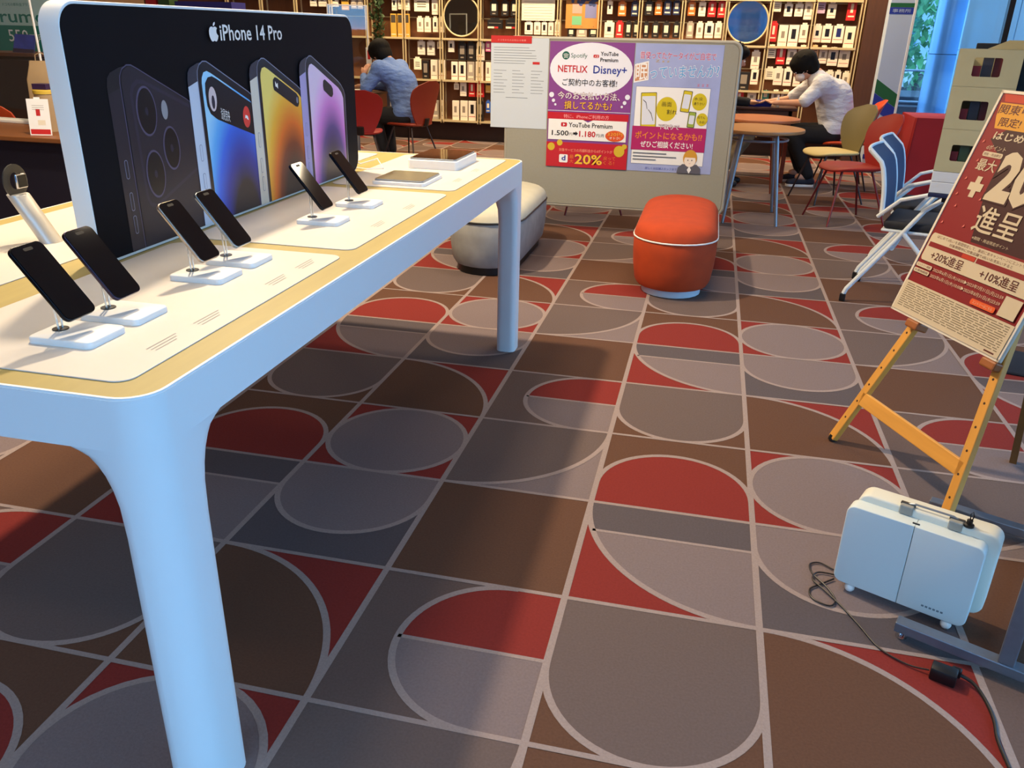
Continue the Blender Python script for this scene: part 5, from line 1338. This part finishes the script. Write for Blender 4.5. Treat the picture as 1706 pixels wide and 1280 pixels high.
# dark screen on the counter, blue tablet, mint sign, paper bag
ds = thing('dark_cabinet', 'dark low cabinet behind the counter chair at the far left', 'cabinet', at(-6.0, 5.82, 0))
G().rbox(-1.6, 0, 0, .82, .35, 1.115, .006).build('body', M('divider_dark', (26, 20, 22), 0.6), ds)
G().rbox(-1.62, -.03, 1.115, .84, .36, 1.142, .004).build('cabinet_top', brown_wood, ds)
for k in range(4): G().rbox(-1.58 + k * .60, -.012, .05, -.99 + k * .60, .0, 1.09, .004).build('door', M('divider_dark', (26, 20, 22), 0.6), ds)
bt = thing('blue_leaflet_stand', 'blue leaflet in a clear slanted stand on the dark cabinet', 'leaflet', frame((-5.40, 5.86, 1.144), (1, 0, 0), (.10, .35, .93)))
G().box(0, 0, 0, .20, .14, .004).build('leaflet', M('leaflet_blue', (44, 60, 140), 0.4, noise=.3, scale=14), bt); G().box(0, 0, .004, .20, .03, .005).build('lower_band', M('leaflet_dark', (40, 34, 60), .4), bt); G().box(-.006, -.002, -.004, .206, .146, 0).build('holder', clear_mat('acrylic2', (.9, .92, .95), .12), bt)
ms = thing('mint_sign', 'mint green sign board with white 550 price on teal band at upper left', 'sign', frame((-6.62, 6.50, 1.0), (1, 0, 0), (0, 0, 1)))
G().rbox(0, 0, -.02, 1.15, .62, 0, .004, 1).build('board', M('mint_board', (176, 206, 196), 0.55), ms)
G().rect(.0, .06, 1.15, .333, .001).build('teal_band', M('teal_band', (30, 122, 108), 0.5), ms)
text(ms, 'irumo', .52, .355, 1.03, .45, MATS['teal_band'], .0015, bold=.012); text(ms, '550', .62, .205, .82, .30, print_white, .002); text(ms, '円/月', .83, .205, .96, .265, print_white, .002)
text(ms, 'ドコモの新料金プラン', .62, .485, .90, .51, MATS['teal_band'], .0015)
for x in (.15, 1.0): G().rbox(x - .02, -1.0, -.035, x + .02, .3, -.021, .003).build('stand_post', alu, ms); G().rbox(x - .025, -1.0, -.20, x + .025, -.98, .12, .004).build('stand_foot', alu, ms)
cg = thing('counter_guard', 'clear acrylic guard with pale edge beside the black sign at upper left', 'screen', frame((-5.0, 5.06, .72), (.995, -.1, 0), (0, 0, 1)))
G().box(0, .02, -.003, .60, .78, .003).build('sheet', clear_mat('acrylic', (.94, .96, .95), .06), cg); G().rbox(.594, 0, -.005, .606, .78, .005, .002).build('edge', white_pl, cg); G().rbox(0, 0, -.06, .6, .02, .06, .004).build('foot', white_pl, cg)
bgm = M('kraft_paper', (158, 132, 96), 0.8, noise=.06, scale=10)
pbag = thing('paper_bag', 'brown paper bag standing on the counter beside the black sign', 'bag', at(-4.31, 4.90, .72, 10))
G().loft([[(x, y, z) for x, y in rrect(-a, -b, a, b, .012, 3)] for a, b, z in ((.10, .055, 0), (.105, .06, .12), (.10, .05, .30), (.085, .025, .38), (.085, .006, .415))]).build('bag_body', bgm, pbag, smooth=True)
G().tube([(-.04, -.004, .41), (-.035, -.004, .45), (0, -.004, .465), (.035, -.004, .45), (.04, -.004, .41)], .003, 6).build('bag_handle', bgm, pbag)
yb_ = thing('yellow_tub', 'yellow lidded cardboard tub on the counter behind the white card', 'tub', at(-4.15, 4.70, .72))
G().lathe([(.055, 0), (.07, .20), (.07, .23)], 20).build('tub', bgm, yb_, smooth=True); G().lathe([(.074, .23), (.075, .25), (.07, .255), (.01, .255)], 20).build('lid', M('lid_yellow', (206, 172, 60), .5), yb_, smooth=True); G().box(-.05, -.05, .256, .05, .03, .29).build('purple_packet', M('packet_purple', (50, 30, 66), .4), yb_)
# cupboards and goods above the sign, seen as a thin strip
cb = thing('display_cabinet', 'dark display cabinet with coloured goods seen over the top of the black sign', 'cabinet', at(-6.2, 9.6))
G().rbox(-.9, 0, 0, .75, .35, 1.50, .006).build('body', brown_wood, cb); G().box(-.2, -.02, 1.50, .55, .3, 1.62).build('blue_box', M('goods_blue', (40, 44, 120), .5), cb); G().box(-.62, .02, 1.50, -.48, .2, 1.66).build('red_box', M('goods_red', (176, 30, 40), .5), cb); G().box(-.45, .02, 1.5, -.3, .2, 1.7).build('green_box', M('goods_green', (50, 80, 44), .5), cb)

# ------------------------------------------------------------------ outside the windows
g = G().box(-30, 11.6, -.16, 40, 60, -.06); tag(g.build('pavement', M('pavement', (120, 128, 134), .9, noise=.08, scale=3)), kind='structure')
g = G().box(4.7, -30, -.16, 40, 11.6, -.06); tag(g.build('street_ground', MATS['pavement']), kind='structure')
g = G().box(-30, -30, -.16, 4.7, -2.75, -.06); tag(g.build('forecourt', MATS['pavement']), kind='structure')
cl = thing('round_column', 'round steel clad column standing outside the window', 'column', at(3.10, 13.4))
clad = M('column_clad', (120, 158, 196), 0.3, 0.5, noise=.04, scale=3)
for k in range(4): G().lathe([(.215, k * 1.2 + .003), (.22, k * 1.2 + .006), (.22, k * 1.2 + 1.194), (.215, k * 1.2 + 1.197)], 40).build('cladding_ring', clad, cl, smooth=True)
G().lathe([(.21, 0), (.21, 4.8)], 32).build('core', M('column_core', (50, 60, 74), .6), cl, smooth=True)
pn = thing('facade_panel', 'pale blue metal facade wall outside to the right of the column', 'wall', at(3.07, 12.6))
for k in range(3):
    for j in range(3): G().rbox(.0 + k * .62, 0, .02 + j * 1.25, .61 + k * .62, .06, 1.26 + j * 1.25, .004, 1).build('panel', M('facade_blue', (156, 200, 226), .35, .2), pn)
lw = thing('garden_steps', 'low dark stone steps outside below the window view', 'steps', at(2.6, 14.4))
for k in range(4): G().rbox(-1.3, k * .35, -.06, 1.6, 3.0, .12 + k * .13, .01, 1).build('step', M('step_stone', (30, 38, 52), .8, noise=.1, scale=8), lw)
rl = thing('handrail', 'thin steel handrail along the steps outside', 'handrail', at(2.6, 14.3))
for k in range(5): G().cyl((-1.2 + k * .6, 0, -.06), (-1.2 + k * .6, 0, .95), .018, seg=8).build('post', alu, rl)
for z in (.5, .95): G().cyl((-1.25, 0, z), (1.25, 0, z), .016, seg=8).build('rail', alu, rl)
car = thing('parked_car', 'pale parked car beyond the steps outside the window', 'car', at(4.0, 26.0, -.06, 4))
prof = [(-2.1, .25), (2.1, .25), (2.15, .65), (1.95, .85), (1.15, .95), (.55, 1.45), (-1.0, 1.48), (-1.75, 1.0), (-2.15, .9)]
G().prism(prof, -.85, .85, .06, frame((0, 0, 0), (1, 0, 0), (0, 0, 1)), .06).build('body', M('car_white', (200, 210, 220), .3), car, smooth=True)
G().prism([(1.0, .98), (.50, 1.38), (-.95, 1.40), (-1.5, 1.02)], .0, .872, 0, frame((0, 0, 0), (1, 0, 0), (0, 0, 1))).build('side_window', black_gloss, car)
for x in (-1.3, 1.35):
    for y in (-.8, .8): G().cyl((x, y - .09, .31), (x, y + .09, .31), .31, seg=20).build('wheel', black_pl, car, smooth=True)
def tree(x, y, h, r, label, seed):
    random.seed(seed); t = thing('street_tree', label, 'tree', at(x, y, -.06), 'street trees')
    G().tube([(0, 0, 0), (.04, .02, h * .4), (-.02, .03, h * .75)], .10, 8, r1=.05).build('trunk', M('bark', (70, 60, 48), .9), t, smooth=True)
    g = G(); 
    for k in range(1500):
        a = random.uniform(0, 2 * pi); b = random.uniform(-1, 1); rr = r * random.random() ** .4
        c = Vector((rr * cos(a) * math.sqrt(1 - b * b), rr * sin(a) * math.sqrt(1 - b * b), h * .72 + rr * b * 1.15))
        T = Matrix.Translation(c) @ Matrix.Rotation(random.uniform(0, 6), 4, 'Z') @ Matrix.Rotation(random.uniform(0, 3), 4, 'X')
        s = random.uniform(.07, .14); g.add([(0, -s, 0), (s * .6, 0, .01), (0, s, 0), (-s * .6, 0, .01)], [(0, 1, 2, 3)], T)
    tag(g.build('foliage', M('tree_green', (84, 150, 92), .7, noise=.3, scale=3), t), kind='stuff')
tree(3.7, 19.5, 2.9, 1.5, 'leafy street tree outside, straight behind the steps', 1)
tree(.6, 22.5, 4.2, 1.5, 'leafy street tree outside, partly behind the pillar sign', 2)
tree(6.6, 25.0, 4.0, 1.9, 'leafy street tree outside, behind the steel column', 3)
bld = thing('office_building', 'pale office block across the street outside', 'building', at(2, 38, -.06))
G().box(-9, 0, 0, 14, 6, 14).build('wall', M('office_wall', (150, 176, 190), .7), bld)
for i in range(9):
    for j in range(4): G().box(-8 + i * 2.4, -.06, 1.2 + j * 3, -6.4 + i * 2.4, .02, 3.0 + j * 3).build('window', M('office_glass', (70, 110, 140), .15, .3), bld)
b2 = thing('mirror_backdrop_building', 'added dark office block behind the photographer, darkens the mirrors', 'building', at(0, -24, -.06))  # unseen block added so the round mirrors reflect something darker than sky
G().box(-16, -6, 0, 20, 0, 9).build('wall', M('mirror_backdrop_wall', (60, 70, 84), .7), b2)
for i in range(12):
    for j in range(3): G().box(-15 + i * 2.8, -.02, .8 + j * 2.9, -13.1 + i * 2.8, .06, 2.7 + j * 2.9).build('window', MATS['office_glass'], b2)
bpy.data.scenes.remove(TMP)
